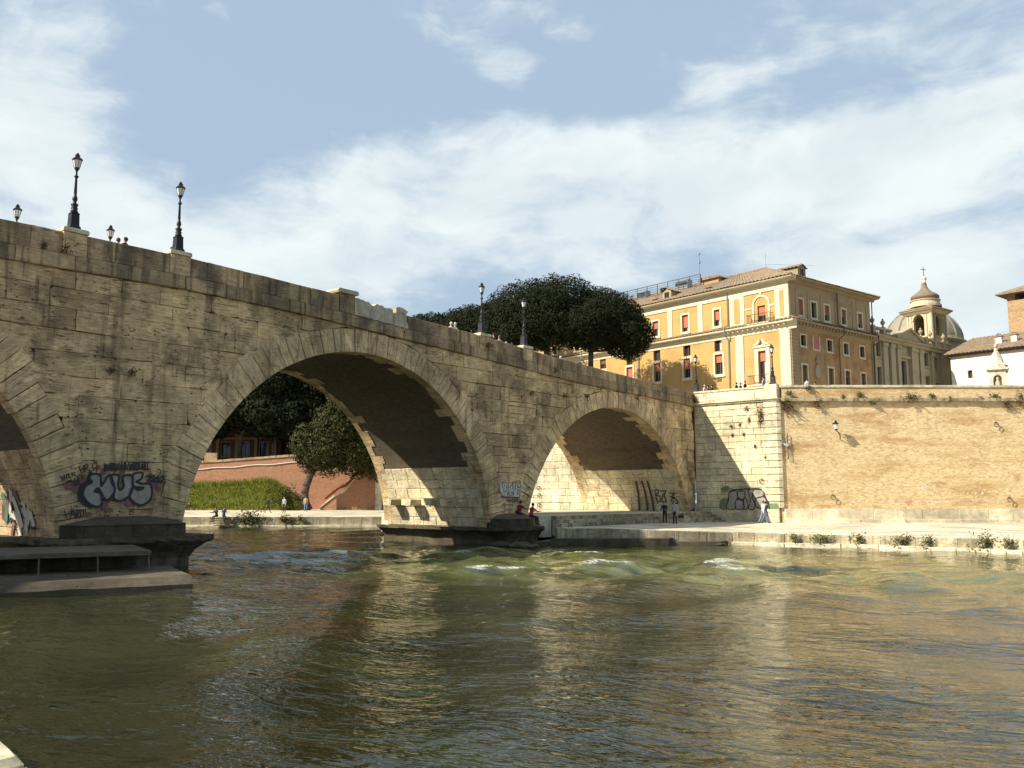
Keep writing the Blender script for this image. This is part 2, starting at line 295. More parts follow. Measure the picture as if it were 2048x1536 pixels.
class Fr:
    """a frame: origin, along (u), up (v), outward (w)"""
    def __init__(s, O, e1, ew, ev=(0, 0, 1)): s.O = Vector(O); s.a = Vector(e1); s.v = Vector(ev); s.w = Vector(ew)
    def __call__(s, u, v, w=0.0): return s.O+s.a*u+s.v*v+s.w*w
class MB:
    def __init__(s): s.V = []; s.F = []; s.I = []; s.mi = 0
    def add(s, vs, fs):
        k = len(s.V); s.V += [tuple(v) for v in vs]; s.F += [tuple(i+k for i in f) for f in fs]; s.I += [s.mi]*len(fs); return s
    def box(s, fr, u0, u1, v0, v1, w0, w1):
        P = [fr(u, v, w) for u in (u0, u1) for v in (v0, v1) for w in (w0, w1)]
        return s.add(P, [(0, 1, 3, 2), (4, 6, 7, 5), (0, 4, 5, 1), (2, 3, 7, 6), (0, 2, 6, 4), (1, 5, 7, 3)])
    def prism(s, fr, poly, w0, w1):
        n = len(poly); P = [fr(u, v, w0) for u, v in poly]+[fr(u, v, w1) for u, v in poly]
        return s.add(P, [tuple(range(n))[::-1], tuple(range(n, 2*n))]+[(i, (i+1) % n, n+(i+1) % n, n+i) for i in range(n)])
    def plan(s, poly, z0, z1, top=None):
        n = len(poly); tp = top or poly
        P = [(x, y, z0) for x, y in poly]+[(x, y, z1) for x, y in tp]
        return s.add(P, [tuple(range(n))[::-1], tuple(range(n, 2*n))]+[(i, (i+1) % n, n+(i+1) % n, n+i) for i in range(n)])
    def tube(s, p0, p1, r0, r1=None, n=6):
        r1 = r0 if r1 is None else r1; p0 = Vector(p0); p1 = Vector(p1); d = (p1-p0)
        if d.length < 1e-6: return s
        d.normalize(); q = d.orthogonal().normalized(); r = d.cross(q)
        P = [p0+(q*math.cos(2*math.pi*i/n)+r*math.sin(2*math.pi*i/n))*r0 for i in range(n)]+[p1+(q*math.cos(2*math.pi*i/n)+r*math.sin(2*math.pi*i/n))*r1 for i in range(n)]
        return s.add(P, [(i, (i+1) % n, n+(i+1) % n, n+i) for i in range(n)]+[tuple(range(n))[::-1], tuple(range(n, 2*n))])
    def path(s, pts, r, n=5):
        for i in range(len(pts)-1): s.tube(pts[i], pts[i+1], r if not isinstance(r, list) else r[i], None if not isinstance(r, list) else r[i+1], n)
        return s
    def lathe(s, prof, c, n=16, rot=0.0):
        P = []; F = []; c = Vector(c)
        for r, z in prof: P += [c+Vector((r*math.cos(2*math.pi*i/n+rot), r*math.sin(2*math.pi*i/n+rot), z)) for i in range(n)]
        for j in range(len(prof)-1): F += [(j*n+i, j*n+(i+1) % n, (j+1)*n+(i+1) % n, (j+1)*n+i) for i in range(n)]
        F += [tuple(range(n))[::-1], tuple(range((len(prof)-1)*n, len(prof)*n))]
        return s.add(P, F)
    def grid(s, fn, nu, nv):
        P = [fn(i/nu, j/nv) for j in range(nv+1) for i in range(nu+1)]
        return s.add(P, [(j*(nu+1)+i, j*(nu+1)+i+1, (j+1)*(nu+1)+i+1, (j+1)*(nu+1)+i) for j in range(nv) for i in range(nu)])
    def build(s, name, mat, parent=None, smooth=False, origin=None):
        if isinstance(mat, (list, tuple)): return mk(name, s.V, s.F, None, parent, smooth, origin, list(mat), s.I)
        return mk(name, s.V, s.F, mat, parent, smooth, origin)

def clip(poly, nx, ny, c):
    """keep the part of a polygon where nx*x+ny*y >= c"""
    out = []
    for i in range(len(poly)):
        a = poly[i]; b = poly[(i+1) % len(poly)]; da = nx*a[0]+ny*a[1]-c; db = nx*b[0]+ny*b[1]-c
        if da >= 0: out.append(a)
        if (da >= 0) != (db >= 0):
            t = da/(da-db); out.append((a[0]+(b[0]-a[0])*t, a[1]+(b[1]-a[1])*t))
    return out
def parea(p): return .5*abs(sum(p[i][0]*p[(i+1) % len(p)][1]-p[(i+1) % len(p)][0]*p[i][1] for i in range(len(p))))

def block(name, poly, mp, mat, parent, depth=.28, proud=0.0, gap=.014, chamfer=.022, jit=.012, back=None):
    """one dressed stone: outline poly in surface coordinates, mp(u, v, w) puts it in space; worn, slightly uneven edges"""
    if len(poly) < 3 or parea(poly) < .03: return None
    if sum(poly[i][0]*poly[(i+1) % len(poly)][1]-poly[(i+1) % len(poly)][0]*poly[i][1] for i in range(len(poly))) < 0: poly = poly[::-1]
    pts = []
    n0 = len(poly)
    for i in range(n0):
        a = poly[i]; b = poly[(i+1) % n0]; L = math.hypot(b[0]-a[0], b[1]-a[1])
        if L < .03: continue
        pts.append(a)
        if L > .5 and n0 <= 5: pts.append(((a[0]+b[0])/2+random.uniform(-.1, .1)*(b[0]-a[0]), (a[1]+b[1])/2+random.uniform(-.1, .1)*(b[1]-a[1])))
    if len(pts) < 3: return None
    cx = sum(p[0] for p in pts)/len(pts); cy = sum(p[1] for p in pts)/len(pts)
    w = max(p[0] for p in pts)-min(p[0] for p in pts); h = max(p[1] for p in pts)-min(p[1] for p in pts)
    def shrink(k):
        fx = max(.3, 1-2*k/max(w, .05)); fy = max(.3, 1-2*k/max(h, .05)); return [(cx+(x-cx)*fx, cy+(y-cy)*fy) for x, y in pts]
    o = [(x+random.uniform(-jit, jit), y+random.uniform(-jit, jit)) for x, y in shrink(gap)]
    ii = [(cx+(x-cx)*max(.3, 1-2*chamfer/max(w, .05)), cy+(y-cy)*max(.3, 1-2*chamfer/max(h, .05))) for x, y in o]
    n = len(pts)
    V = [mp(x, y, -depth) for x, y in o]+[mp(x, y, proud-chamfer) for x, y in o]+[mp(x, y, proud+random.uniform(-.004, .004)) for x, y in ii]
    F = [(i, (i+1) % n, n+(i+1) % n, n+i) for i in range(n)]+[(n+i, n+(i+1) % n, 2*n+(i+1) % n, 2*n+i) for i in range(n)]+[tuple(range(2*n, 3*n))]
    return mk(name, V, F, mat, parent)
ORD = ['first', 'second', 'third', 'fourth', 'fifth', 'sixth', 'seventh', 'eighth', 'ninth', 'tenth', 'eleventh', 'twelfth', 'thirteenth', 'fourteenth', 'fifteenth', 'sixteenth', 'seventeenth', 'eighteenth', 'nineteenth', 'twentieth']

# ------------------------------------------------------------------ layout of the place
TH = math.radians(50.2)
D3 = Vector((math.cos(TH), math.sin(TH), 0)); N3 = Vector((math.sin(TH), -math.cos(TH), 0)); A3 = Vector((-14, 37.6, 0))
class FrB(Fr):        # the bridge is a little wider towards the island
    def __call__(s, u, v, w=0.0): return Fr.__call__(s, u, v, w if w >= 0 else w*(1+max(-.06, min(.12, .0048*(u-20)))))
BF = FrB(A3, D3, N3)                                  # bridge face: along, up, towards the near bank
TB = 9.2                                            # width of the bridge
ARCH = dict(L=(-15.07, -.04, 10.26), C=(9.987, .254, 9.90), R=(33.695, -1.70, 10.83))
def itp(x, pts):
    if x <= pts[0][0]: return pts[0][1]
    for (a, b), (c, d) in zip(pts, pts[1:]):
        if x <= c: return b+(d-b)*(x-a)/(c-a)
    return pts[-1][1]
TOP = [(-30, 12.4), (-8, 13.03), (0, 13.13), (7.5, 12.98), (13, 12.62), (20.7, 12.27), (25.8, 11.95), (33.5, 11.65), (45.3, 11.22)]
CRN = [(-30, 11.0), (-7.6, 11.52), (0, 11.68), (5, 11.6), (9.1, 11.43), (14, 11.2), (17.6, 11.05), (29, 10.46), (39.6, 10.24), (45.3, 10.08)]
top = lambda s: itp(s, TOP)
crn = lambda s: itp(s, CRN)
def on_plane(px, py, P0, ax):
    """where the sight line through a photo position meets a vertical wall plane: (along, height)"""
    r = ray(px, py); n = Vector((ax[1], -ax[0], 0)); P0 = Vector((P0[0], P0[1], 0)); t = n.dot(P0)/n.dot(r)
    q = r*t; return (Vector((q.x, q.y, 0))-P0).dot(Vector((ax[0], ax[1], 0))), q.z+CAMZ
def face_px(px, py): return on_plane(px, py, A3, D3)

bridge = empty('stone_bridge', BF(10, 0, -5), 'weathered travertine arch bridge with stained parapet crossing the river', 'bridge')

# ---- core behind the stones, vault, deck
SEG = [-28+.25*i for i in range(int(73.3/.25)+1)]
def low(s, k=.32):
    z = 0.0
    for cs, cz, r in ARCH.values():
        q = (r+k)**2-(s-cs)**2
        if q > 0: z = max(z, cz+math.sqrt(q))
    return z
for t in (-.16, -TB+.16):
    mb = MB()
    for a, b in zip(SEG, SEG[1:]): mb.add([BF(a, low(a), t), BF(b, low(b), t), BF(b, crn(b)+.3, t), BF(a, crn(a)+.3, t)], [(0, 1, 2, 3)])
    mb.build('mortar_core', M['core'], bridge)
mb = MB()
for a, b in zip(SEG[::4], SEG[4::4]):
    mb.add([BF(a, top(a)-1.08, -.3), BF(b, top(b)-1.08, -.3), BF(b, top(b)-1.08, -TB+.3), BF(a, top(a)-1.08, -TB+.3)], [(0, 1, 2, 3)])
mb.build('roadway', M['quay'], bridge)
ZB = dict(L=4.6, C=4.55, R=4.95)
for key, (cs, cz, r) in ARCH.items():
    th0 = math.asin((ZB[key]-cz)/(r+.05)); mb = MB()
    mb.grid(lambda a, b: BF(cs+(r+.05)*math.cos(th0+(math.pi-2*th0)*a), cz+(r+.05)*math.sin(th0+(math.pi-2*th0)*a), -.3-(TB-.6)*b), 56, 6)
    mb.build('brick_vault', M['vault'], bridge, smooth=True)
    thb = math.asin((0.3-cz)/(r+.05))
    for sg in (0, 1):
        mb = MB(); f = (lambda th: th) if sg == 0 else (lambda th: math.pi-th)
        mb.grid(lambda a, b: BF(cs+(r+.06)*math.cos(f(thb+(th0-thb)*a)), cz+(r+.06)*math.sin(f(thb+(th0-thb)*a)), -.3-(TB-.6)*b), 10, 2)
        mb.build('pier_core', M['mortar_lit'], bridge)

# ---- arch rings: every voussoir is a stone
RING = dict(L=1.3, C=1.22, R=1.16)
nv = 0
for key, (cs, cz, r) in ARCH.items():
    z0 = 1.25 if key != 'R' else 1.62
    th0 = math.asin((z0-cz)/r); th1 = math.pi-th0; th = th0; angs = [th0]
    if key == 'L': th1 = math.pi*.62
    n = int((th1-th0)*r/.66); n += (n+1) % 2
    ws = [random.uniform(.75, 1.3) for _ in range(n)]; tot = sum(ws)
    for w in ws: angs.append(angs[-1]+(th1-th0)*w/tot)
    for i in range(n):
        a, b = angs[i], angs[i+1]; mid = (a+b)/2
        ext = RING[key]+random.choice((0, 0, .04, .12, .22, .34))*(1 if abs(mid-math.pi/2) > .35 else 0)
        if key == 'C' and abs(mid-math.pi/2) < (b-a)*.5: ext = RING[key]+.02
        dep = random.choice((.5, .6, .75, .9, 1.15, 1.4))
        mp = lambda u, v, w: BF(cs+v*math.cos(u/r), cz+v*math.sin(u/r), w)
        tip = crn(cs+(r+ext)*math.cos(mid)); zt = cz+(r+ext)*math.sin(mid)
        if zt > tip-.02: ext = max(.8, (tip-.02-cz)/math.sin(mid)-r)
        block('voussoir', [(a*r, r), (b*r, r), (b*r, r+ext), (a*r, r+ext)], mp, M['ring'+key], bridge, depth=dep, proud=random.uniform(.016, .04), gap=.013, jit=.010)
        if key != 'L' and nv < 140:
            mpb = lambda u, v, w: BF(cs+v*math.cos(u/r), cz+v*math.sin(u/r), -TB-w)
            block('voussoir', [(a*r, r), (b*r, r), (b*r, r+1.1), (a*r, r+1.1)], mpb, M['trav_vous'], bridge, depth=dep, proud=.02, gap=.01, jit=.008)
        nv += 1

# ---- spandrel courses: every ashlar block is a stone
cnt = 0
def spandrel(s_from, s_to, zmin, seed):
    global cnt
    random.seed(seed); z = zmin
    while z < 12.0:
        h = random.uniform(.64, .96); s = s_from-random.uniform(0, 1.5)
        while s < s_to:
            w = random.uniform(1.3, 3.0); a, b = max(s, s_from), min(s+w, s_to); s += w
            if b-a < .25: continue
            cells = [(a, b, z, z+h)]; q_ = random.random()
            if q_ < .09: f_ = random.uniform(.35, .65); cells = [(a, b, z, z+h*f_), (a, b, z+h*f_, z+h)]
            elif q_ < .19 and b-a > 1.5: f_ = random.uniform(.3, .6); g_ = random.uniform(.35, .65); cells = [(a, a+(b-a)*f_, z, z+h), (a+(b-a)*f_, b, z, z+h*g_), (a+(b-a)*f_, b, z+h*g_, z+h)]
            for (a, b, z_a, z_b) in cells: lay(a, b, z_a, z_b)
        z += h
def lay(a, b, z, z2):
            global cnt
            poly = [(a, z), (b, z), (b, z2), (a, z2)]; mid = (a+b)/2
            for sg_x in (0, 1):
                if random.random() < .14:      # chipped corner
                    cx_, cz_ = (a, b)[sg_x], (z, z2)[random.randint(0, 1)]; nx_ = 1 if sg_x == 0 else -1; nz_ = 1 if cz_ == z else -1; poly = clip(poly, nx_, nz_, nx_*cx_+nz_*cz_+random.uniform(.06, .2))
            k = (crn(mid+.2)-crn(mid-.2))/.4
            poly = clip(poly, k, -1, k*mid-crn(mid)-.0+0)            # below the cornice
            for key, (cs, cz, r) in ARCH.items():
                if not poly: return
                px = sum(p[0] for p in poly)/len(poly)-cs; pz = sum(p[1] for p in poly)/len(poly)-cz; L = math.hypot(px, pz)
                R_ = r+RING[key]
                if pz < -.5: continue
                nx, nz = px/L, pz/L
                poly = clip(poly, nx, nz, nx*cs+nz*cz+R_)
            if len(poly) < 3 or parea(poly) < .06: return
            if cnt >= 298: return
            if block('ashlar_block', poly, lambda u, v, w: BF(u, v, w), M['trav'], bridge, depth=.3, proud=random.choice((random.uniform(-.012, .018), random.uniform(-.012, .018), -.035)), gap=random.uniform(.004, .011), jit=.020, chamfer=.015): cnt += 1
spandrel(-9.5, 10, 1.30, 3); spandrel(10, 33.7, 1.25, 12); spandrel(33.7, 45.1, 1.62, 5)
random.seed(21)

# ---- cornice band, parapet, far parapet
SKIP = (8.2, 12.95)
LAMPS = [-4.95, -.5, 19.3, 23.35]
s = -27.0
while s < 45.2:
    w = min(random.uniform(1.5, 2.5), 45.25-s); a, b = s, s+w; s += w
    block('cornice_stone', [(a, crn(a)), (b, crn(b)), (b, crn(b)+.60), (a, crn(a)+.60)], lambda u, v, w: BF(u, v, w), M['trav_par'], bridge, depth=.4, proud=random.uniform(.11, .15), gap=.008, chamfer=.035)
edges = [-27.0]
while edges[-1] < 45.2: edges.append(min(edges[-1]+random.uniform(1.5, 2.3), 45.25))
for a, b in zip(edges, edges[1:]):
    parts = [(a, b)]
    for c0, c1 in [SKIP]+[(x-.47, x+.47) for x in LAMPS]:
        parts = [q for (x, y) in parts for q in ((x, min(y, c0)), (max(x, c1), y)) if q[1]-q[0] > .1]
    for x, y in parts:
        block('parapet_stone', [(x, crn(x)+.602), (y, crn(y)+.602), (y, top(y)), (x, top(x))], lambda u, v, w: BF(u, v, w), M['trav_par'], bridge, depth=.42, proud=random.uniform(.03, .05), gap=.006, chamfer=.03)
for i in range(24):
    a, b = -26+i*3, -23+i*3
    if b > 46: break
    block('parapet_stone', [(a, crn(a)), (b, crn(b)), (b, top(b)), (a, top(a))], lambda u, v, w: BF(u, v, -TB-w), M['trav_par'], bridge, depth=.42, proud=.04, gap=.004)
for x in LAMPS:
    t_ = top(x); block('lamp_pedestal', [(x-.47, crn(x)+.60), (x+.47, crn(x)+.60), (x+.47, t_+.02), (x-.47, t_+.02)], lambda u, v, w: BF(u, v, w), M['trav_vous'], bridge, depth=.55, proud=.085, gap=.004)
    m_ = MB(); m_.prism(BF, [(x-.50, t_+.03), (x+.50, t_+.03), (x+.50, t_+.15), (x+.44, t_+.20), (x-.44, t_+.20), (x-.50, t_+.15)], -.62, .12); m_.build('pedestal_cap', M['trav_pale'], bridge)

# ---- inscription slab set into the parapet
mon = empty('inscription_monument', BF(10.5, crn(10.5)+.6, -.2), 'pale marble inscription slab with two stone posts set into the parapet above the middle arch', 'monument')
zb = lambda s: crn(s)+.62
m_ = MB(); m_.prism(BF, [(8.22, zb(8.2)), (9.16, zb(9.1)), (9.16, 13.05), (8.22, 13.05)], -.62, .10); m_.build('left_post', M['trav_par'], mon)
m_ = MB(); m_.prism(BF, [(8.02, 13.06), (9.3, 13.06), (9.34, 13.16), (9.26, 13.27), (8.06, 13.27), (7.98, 13.16)], -.85, .2); m_.build('post_cap', M['trav_pale'], mon)
xs = [9.2+i*2.65/14 for i in range(15)]; rag = [(x, 12.98-.065*(x-9.2)+random.uniform(-.05, .03)-(.10 if i in (6, 7, 11) else 0)) for i, x in enumerate(xs)]
m_ = MB(); m_.prism(BF, [(9.2, zb(9.2)+.02), (11.85, zb(11.85)+.02)]+rag[::-1], -.45, .03); m_.build('marble_slab', M['marble'], mon)
m_ = MB(); m_.prism(BF, [(9.2, zb(9.2)+.03), (11.85, zb(11.85)+.03), (11.85, zb(11.85)+.13), (9.2, zb(9.2)+.13)], .032, .08); m_.build('slab_moulding', M['marble'], mon)
m_ = MB(); m_.prism(BF, [(11.92, zb(12)), (12.92, zb(12.9)), (12.88, zb(12.9)+.25), (12.76, zb(12.9)+.4), (12.78, 12.72), (12.9, 12.80), (12.55, 12.93), (12.25, 12.98), (12.0, 12.9), (12.02, zb(12)+.4)], -.6, .12); m_.build('carved_post', M['marble'], mon)
m_ = MB()
for k in range(8):
    a0 = math.pi*k/7; a1 = math.pi*(k+1)/7
    if k < 7: m_.tube(BF(12.4-.24*math.cos(a0), 12.45+.26*math.sin(a0), .13), BF(12.4-.24*math.cos(a1), 12.45+.26*math.sin(a1), .13), .045, None, 5)
m_.tube(BF(12.16, 12.45, .13), BF(12.2, 11.75, .13), .05, .03, 5); m_.tube(BF(12.64, 12.45, .13), BF(12.6, 11.75, .13), .05, .03, 5)
m_.build('carved_relief', M['marble'], mon)

# ---- stone sides of piers and abutment below the brick vaults
random.seed(4)
for key, tmin in (('C', -9.2), ('R', -9.2), ('L', -9.2)):
    cs, cz, r = ARCH[key]; z = 1.0 if key != 'R' else 1.6
    while z < ZB[key]-.05:
        h = min(random.uniform(.50, .62), ZB[key]-z); 
        if ZB[key]-z-h < .25: h = ZB[key]-z
        t = -.45
        while t > -TB+.45:
            w = random.uniform(.8, 1.35); a, b = max(t-w, -TB+.4), t; t -= w
            if b-a < .2: continue
            f = lambda zz: math.asin((zz-cz)/r)*r
            block('pier_stone', [(a, f(z)), (b, f(z)), (b, f(z+h)), (a, f(z+h))], lambda u, v, w: BF(cs+(r+.004-w)*math.cos(v/r), cz+(r+.004-w)*math.sin(v/r), u), M['trav_lit'] if key != 'L' else M['trav_vous'], bridge, depth=.2, proud=random.uniform(-.012, .0), gap=.012)
        z += h
# projecting stub stones on the sunlit side of the second pier
for t0, w_ in ((-8.6, .75), (-6.8, .85), (-4.9, .8), (-3.2, .5)):
    m_ = MB(); s0 = 19.72; m_.prism(Fr(BF(0, 0, t0), N3, D3), [(.03, 2.28), (w_-.03, 2.24), (w_+.02, 2.62), (w_*.7, 2.70), (0, 2.66)], s0-1.05, s0+.3); m_.build('stub_stone', M['trav_lit'], bridge)

# ---- pier bases with overhanging slab, and cutwater caps
def pier_base(s0, s1, zt, name):
    random.seed(int(s0*10)+50)
    rings = [(-1.2, .10), (.30*zt, .10), (.52*zt, .28), (.70*zt, .62), (.82*zt, .98), (zt-.16, 1.02), (zt, 1.0)]
    def plan(k):
        k *= 1.0 if s0 < 5 else .7
        return [(s0-k, -TB-.1*k), (s1+k, -TB-.1*k), (s1+k, .35+k*.5), (s1-.2+k*.5, 1.0+k*.45), (s0+.2-k*.5, 1.0+k*.45), (s0-k, .35+k*.5)]
    m_ = MB(); P = []; F = []; npl = 6; sub = 16
    for z, k in rings:
        pl = plan(k)
        for i in range(npl):
            for j in range(sub):
                a = pl[i]; b = pl[(i+1) % npl]; f = j/sub; q = (.14*mnoise.noise((i*3.1+j*.55, z*.9, s0))+random.uniform(-.04, .04)) if z > .4*zt else 0
                P.append(BF(a[0]+(b[0]-a[0])*f+q, z+random.uniform(-.03, .02), a[1]+(b[1]-a[1])*f+q))
    nn = npl*sub
    for j in range(len(rings)-1): F += [(j*nn+i, j*nn+(i+1) % nn, (j+1)*nn+(i+1) % nn, (j+1)*nn+i) for i in range(nn)]
    F.append(tuple(range((len(rings)-1)*nn, len(rings)*nn))); m_.add(P, F); m_.build('pier_footing', M['base_dark'], bridge)
    # front plinth stones and the low pitched cap
    zc = zt+.02
    cap = [(s0-.05, -.1), (s0-.05, .35), (s0+.5, .95), (s1-.5, .95), (s1+.05, .35), (s1+.05, -.1)]
    m_ = MB(); fr = Fr(BF(0, 0, 0), D3, Vector((0, 0, 1)), N3)
    m_.prism(fr, cap, zc-.1, zc+.46); m_.build('cutwater_plinth', M['base_dark'], bridge)
    mid = (s0+s1)/2; P = [BF(u, zc+.463, v) for u, v in [(s0-.08, -.12), (s0-.08, .37), (s0+.48, .99), (s1-.48, .99), (s1+.08, .37), (s1+.08, -.12)]]
    P += [BF(mid-.9, zc+.80, -.1), BF(mid+.9, zc+.80, -.1)]
    m_ = MB().add(P, [(0, 1, 6), (1, 2, 6), (2, 3, 7, 6), (3, 4, 7), (4, 5, 7), (0, 6, 7, 5)]); m_.build('cutwater_cap', M['ledge'], bridge)
pier_base(-4.8, .09, 1.25, 'first'); pier_base(19.89, 23.25, 1.0, 'second')

# ------------------------------------------------------------------ wing wall, embankment, quays
E3 = BF(45.2, 0, 0); WW = Fr(E3, N3, -D3); WL = 7.0; Q3 = WW(WL, 0, 0); RW = Fr(Q3, Vector((1, 0, 0)), Vector((0, -1, 0)))
wing = empty('wing_wall', WW(3.5, .8, 0), 'pale travertine wing wall with quoined corner and a slanting bridge shadow', 'wall')
m_ = MB(); m_.box(WW, 0, WL-.12, .2, 10.1, -1.2, -.13); m_.build('wall_core', M['mortar_lit'], wing)
random.seed(9); z = 1.92
m2 = lambda u, v, w: WW(u, v, w)
for a in (0, 1.35, 2.6, 3.9, 5.2): block('base_slab', [(a, .75), (min(a+1.35, 6.9) if a < 5 else 6.98, .75), (min(a+1.35, 6.9) if a < 5 else 6.98, 1.9), (a, 1.9)], m2, M['trav_lit'], wing, depth=.3, proud=.07, gap=.005)
row = 0
while z < 10.05:
    h = .515 if z+.515 < 9.9 else 10.12-z
    ql = 1.0 if row % 2 else .72
    u = -random.uniform(0, .8)
    while u < WL-ql:
        w_ = random.uniform(.8, 1.5); a, b = max(u, .0), min(u+w_, WL-ql); u += w_
        if b-a > .15: block('ashlar_block', [(a, z), (b, z), (b, z+h), (a, z+h)], m2, M['trav_lit'], wing, depth=.2, proud=random.uniform(-.01, .012), gap=.011, jit=.011)
    qb = .72 if row % 2 else 1.0
    m_ = MB(); g = .028
    def q(u, v, w): return WW(u, v, w)
    V = [WW(WL-ql+.01, z+g, .06), WW(WL+.06, z+g, .06), WW(WL+.06, z+h-g, .06), WW(WL-ql+.01, z+h-g, .06)]
    base = [(Vector(v)) for v in V]
    inner = [WW(WL-ql+.01, z+g, -.3), WW(WL-.15, z+g, -.3), WW(WL-.15, z+h-g, -.3), WW(WL-ql+.01, z+h-g, -.3)]
    side = [RW(.34, z+g, .05), RW(.34, z+h-g, .05), RW(.34, z+g, -.3), RW(.34, z+h-g, -.3)]
    m_.add(base+inner+side, [(0, 1, 2, 3), (0, 3, 7, 4), (1, 8, 9, 2), (8, 10, 11, 9), (0, 4, 5, 1), (3, 2, 6, 7), (1, 5, 10, 8), (2, 9, 11, 6)])
    m_.build('quoin_stone', M['trav_pale'], wing)
    z += h; row += 1
m_ = MB(); m_.box(WW, WL-.9, WL-.06, .8, 10.1, -.32, -.02); m_.build('quoin_core', M['mortar_lit'], wing)
def cornice_run(fr, u0, u1, z, parent, mat, step=2.0, proud=.28, name='cornice_stone'):
    u = u0
    while u < u1-.01:
        b = min(u+step, u1); m_ = MB()
        prof = [(-.4, z), (proud*.45, z), (proud*.6, z+.08), (proud, z+.15), (proud, z+.24), (-.4, z+.26)]
        m_.add([fr(u+.006, v, w) for w, v in prof]+[fr(b-.006, v, w) for w, v in prof], [(0, 1, 2, 3, 4, 5), (11, 10, 9, 8, 7, 6)]+[(i, i+6, (i+1) % 6+6, (i+1) % 6) for i in range(6)])
        m_.build(name, mat, parent); u = b
cornice_run(WW, .0, WL+.28, 10.12, wing, M['trav_pale'], 1.75)
for a, b in ((0.02, 1.8), (1.8, 3.55), (3.55, 5.3), (5.3, 6.1)): block('parapet_stone', [(a, 10.39), (b, 10.39), (b, 11.16), (a, 11.16)], m2, M['trav_pale'], wing, depth=.45, proud=.03, gap=.005)
for a, b in ((0.02, 2.0), (2.0, 4.1), (4.1, 6.1)): block('coping_stone', [(a, 11.165), (b, 11.165), (b, 11.33), (a, 11.33)], m2, M['trav_pale'], wing, depth=.55, proud=.10, gap=.004)
m_ = MB(); m_.plan([tuple(WW(6.1, 0, .09).xy), tuple(WW(7.12, 0, .09).xy), tuple((WW(7.12, 0, .09)+Vector((.55, .6, 0))).xy), tuple(WW(6.5, 0, -.7).xy)], 10.39, 11.42); m_.build('corner_post', M['trav_pale'], wing)

# wing wall beyond the bridge, seen sunlit through the right arch
back = empty('rear_wing_wall', BF(45.2, 1, -22), 'sunlit pale stone wall seen through the right arch of the bridge', 'wall')
BW = Fr(BF(45.0, 0, -TB), -N3, -D3)
m_ = MB(); m_.box(BW, 0, 13, .3, 10.8, -1.2, -.12); m_.build('wall_core', M['mortar_lit'], back)
random.seed(31); z = 1.0; nb = 0
while z < 10.6:
    h = .62; u = -random.uniform(0, 1)
    while u < 13:
        w_ = random.uniform(1.0, 1.8); a, b = max(u, 0), min(u+w_, 13); u += w_
        if b-a > .2: block('ashlar_block', [(a, z), (b, z), (b, z+h), (a, z+h)], lambda u, v, w: BW(u, v, w), M['trav_pale'], back, depth=.14, proud=random.uniform(-.008, .008), gap=.008)
    z += h
for zz, nm in ((1.0, 'mooring_ring'), ):
    pass

emb = empty('embankment_wall', RW(20, .85, 0), 'tall ochre brick embankment wall with white base course and stone cornice', 'wall')
m_ = MB()
def bat(v): return -.025*(v-.85)
m_.grid(lambda a, b: RW(.15+64*a, .6+9.5*b, -.10+bat(.6+9.5*b)*0), 32, 8); m_.build('brick_face', M['brick'], emb)
m_ = MB(); m_.box(RW, .5, 64, 10.34, 11.14, -.5, -.02); m_.build('brick_parapet', M['brick'], emb)
u = .36; random.seed(13)
while u < 60:
    w_ = random.uniform(1.8, 2.9); block('base_slab', [(u, .80), (u+w_, .80), (u+w_, 1.88), (u, 1.88)], lambda a, b, c: RW(a, b, c), M['base_white'], emb, depth=.3, proud=random.uniform(.06, .09), gap=.005); u += w_
u = .36
while u < 60:
    w_ = random.uniform(1.4, 2.4); block('kerb_step', [(u, .62), (u+w_, .62), (u+w_, 1.12), (u, 1.12)], lambda a, b, c: RW(a, b, c), M['base_white'], emb, depth=.2, proud=random.uniform(.42, .47), gap=.006); u += w_
u = .36
while u < 60:
    w_ = random.uniform(1.6, 2.4); block('cornice_stone', [(u, 10.06), (u+w_, 10.06), (u+w_, 10.33), (u, 10.33)], lambda a, b, c: RW(a, b, c), M['kerb'], emb, depth=.3, proud=random.uniform(.14, .2), gap=.006)
    block('coping_stone', [(u, 11.14), (u+w_, 11.14), (u+w_, 11.34), (u, 11.34)], lambda a, b, c: RW(a, b, c), M['trav_pale'], emb, depth=.6, proud=.07, gap=.005); u += w_

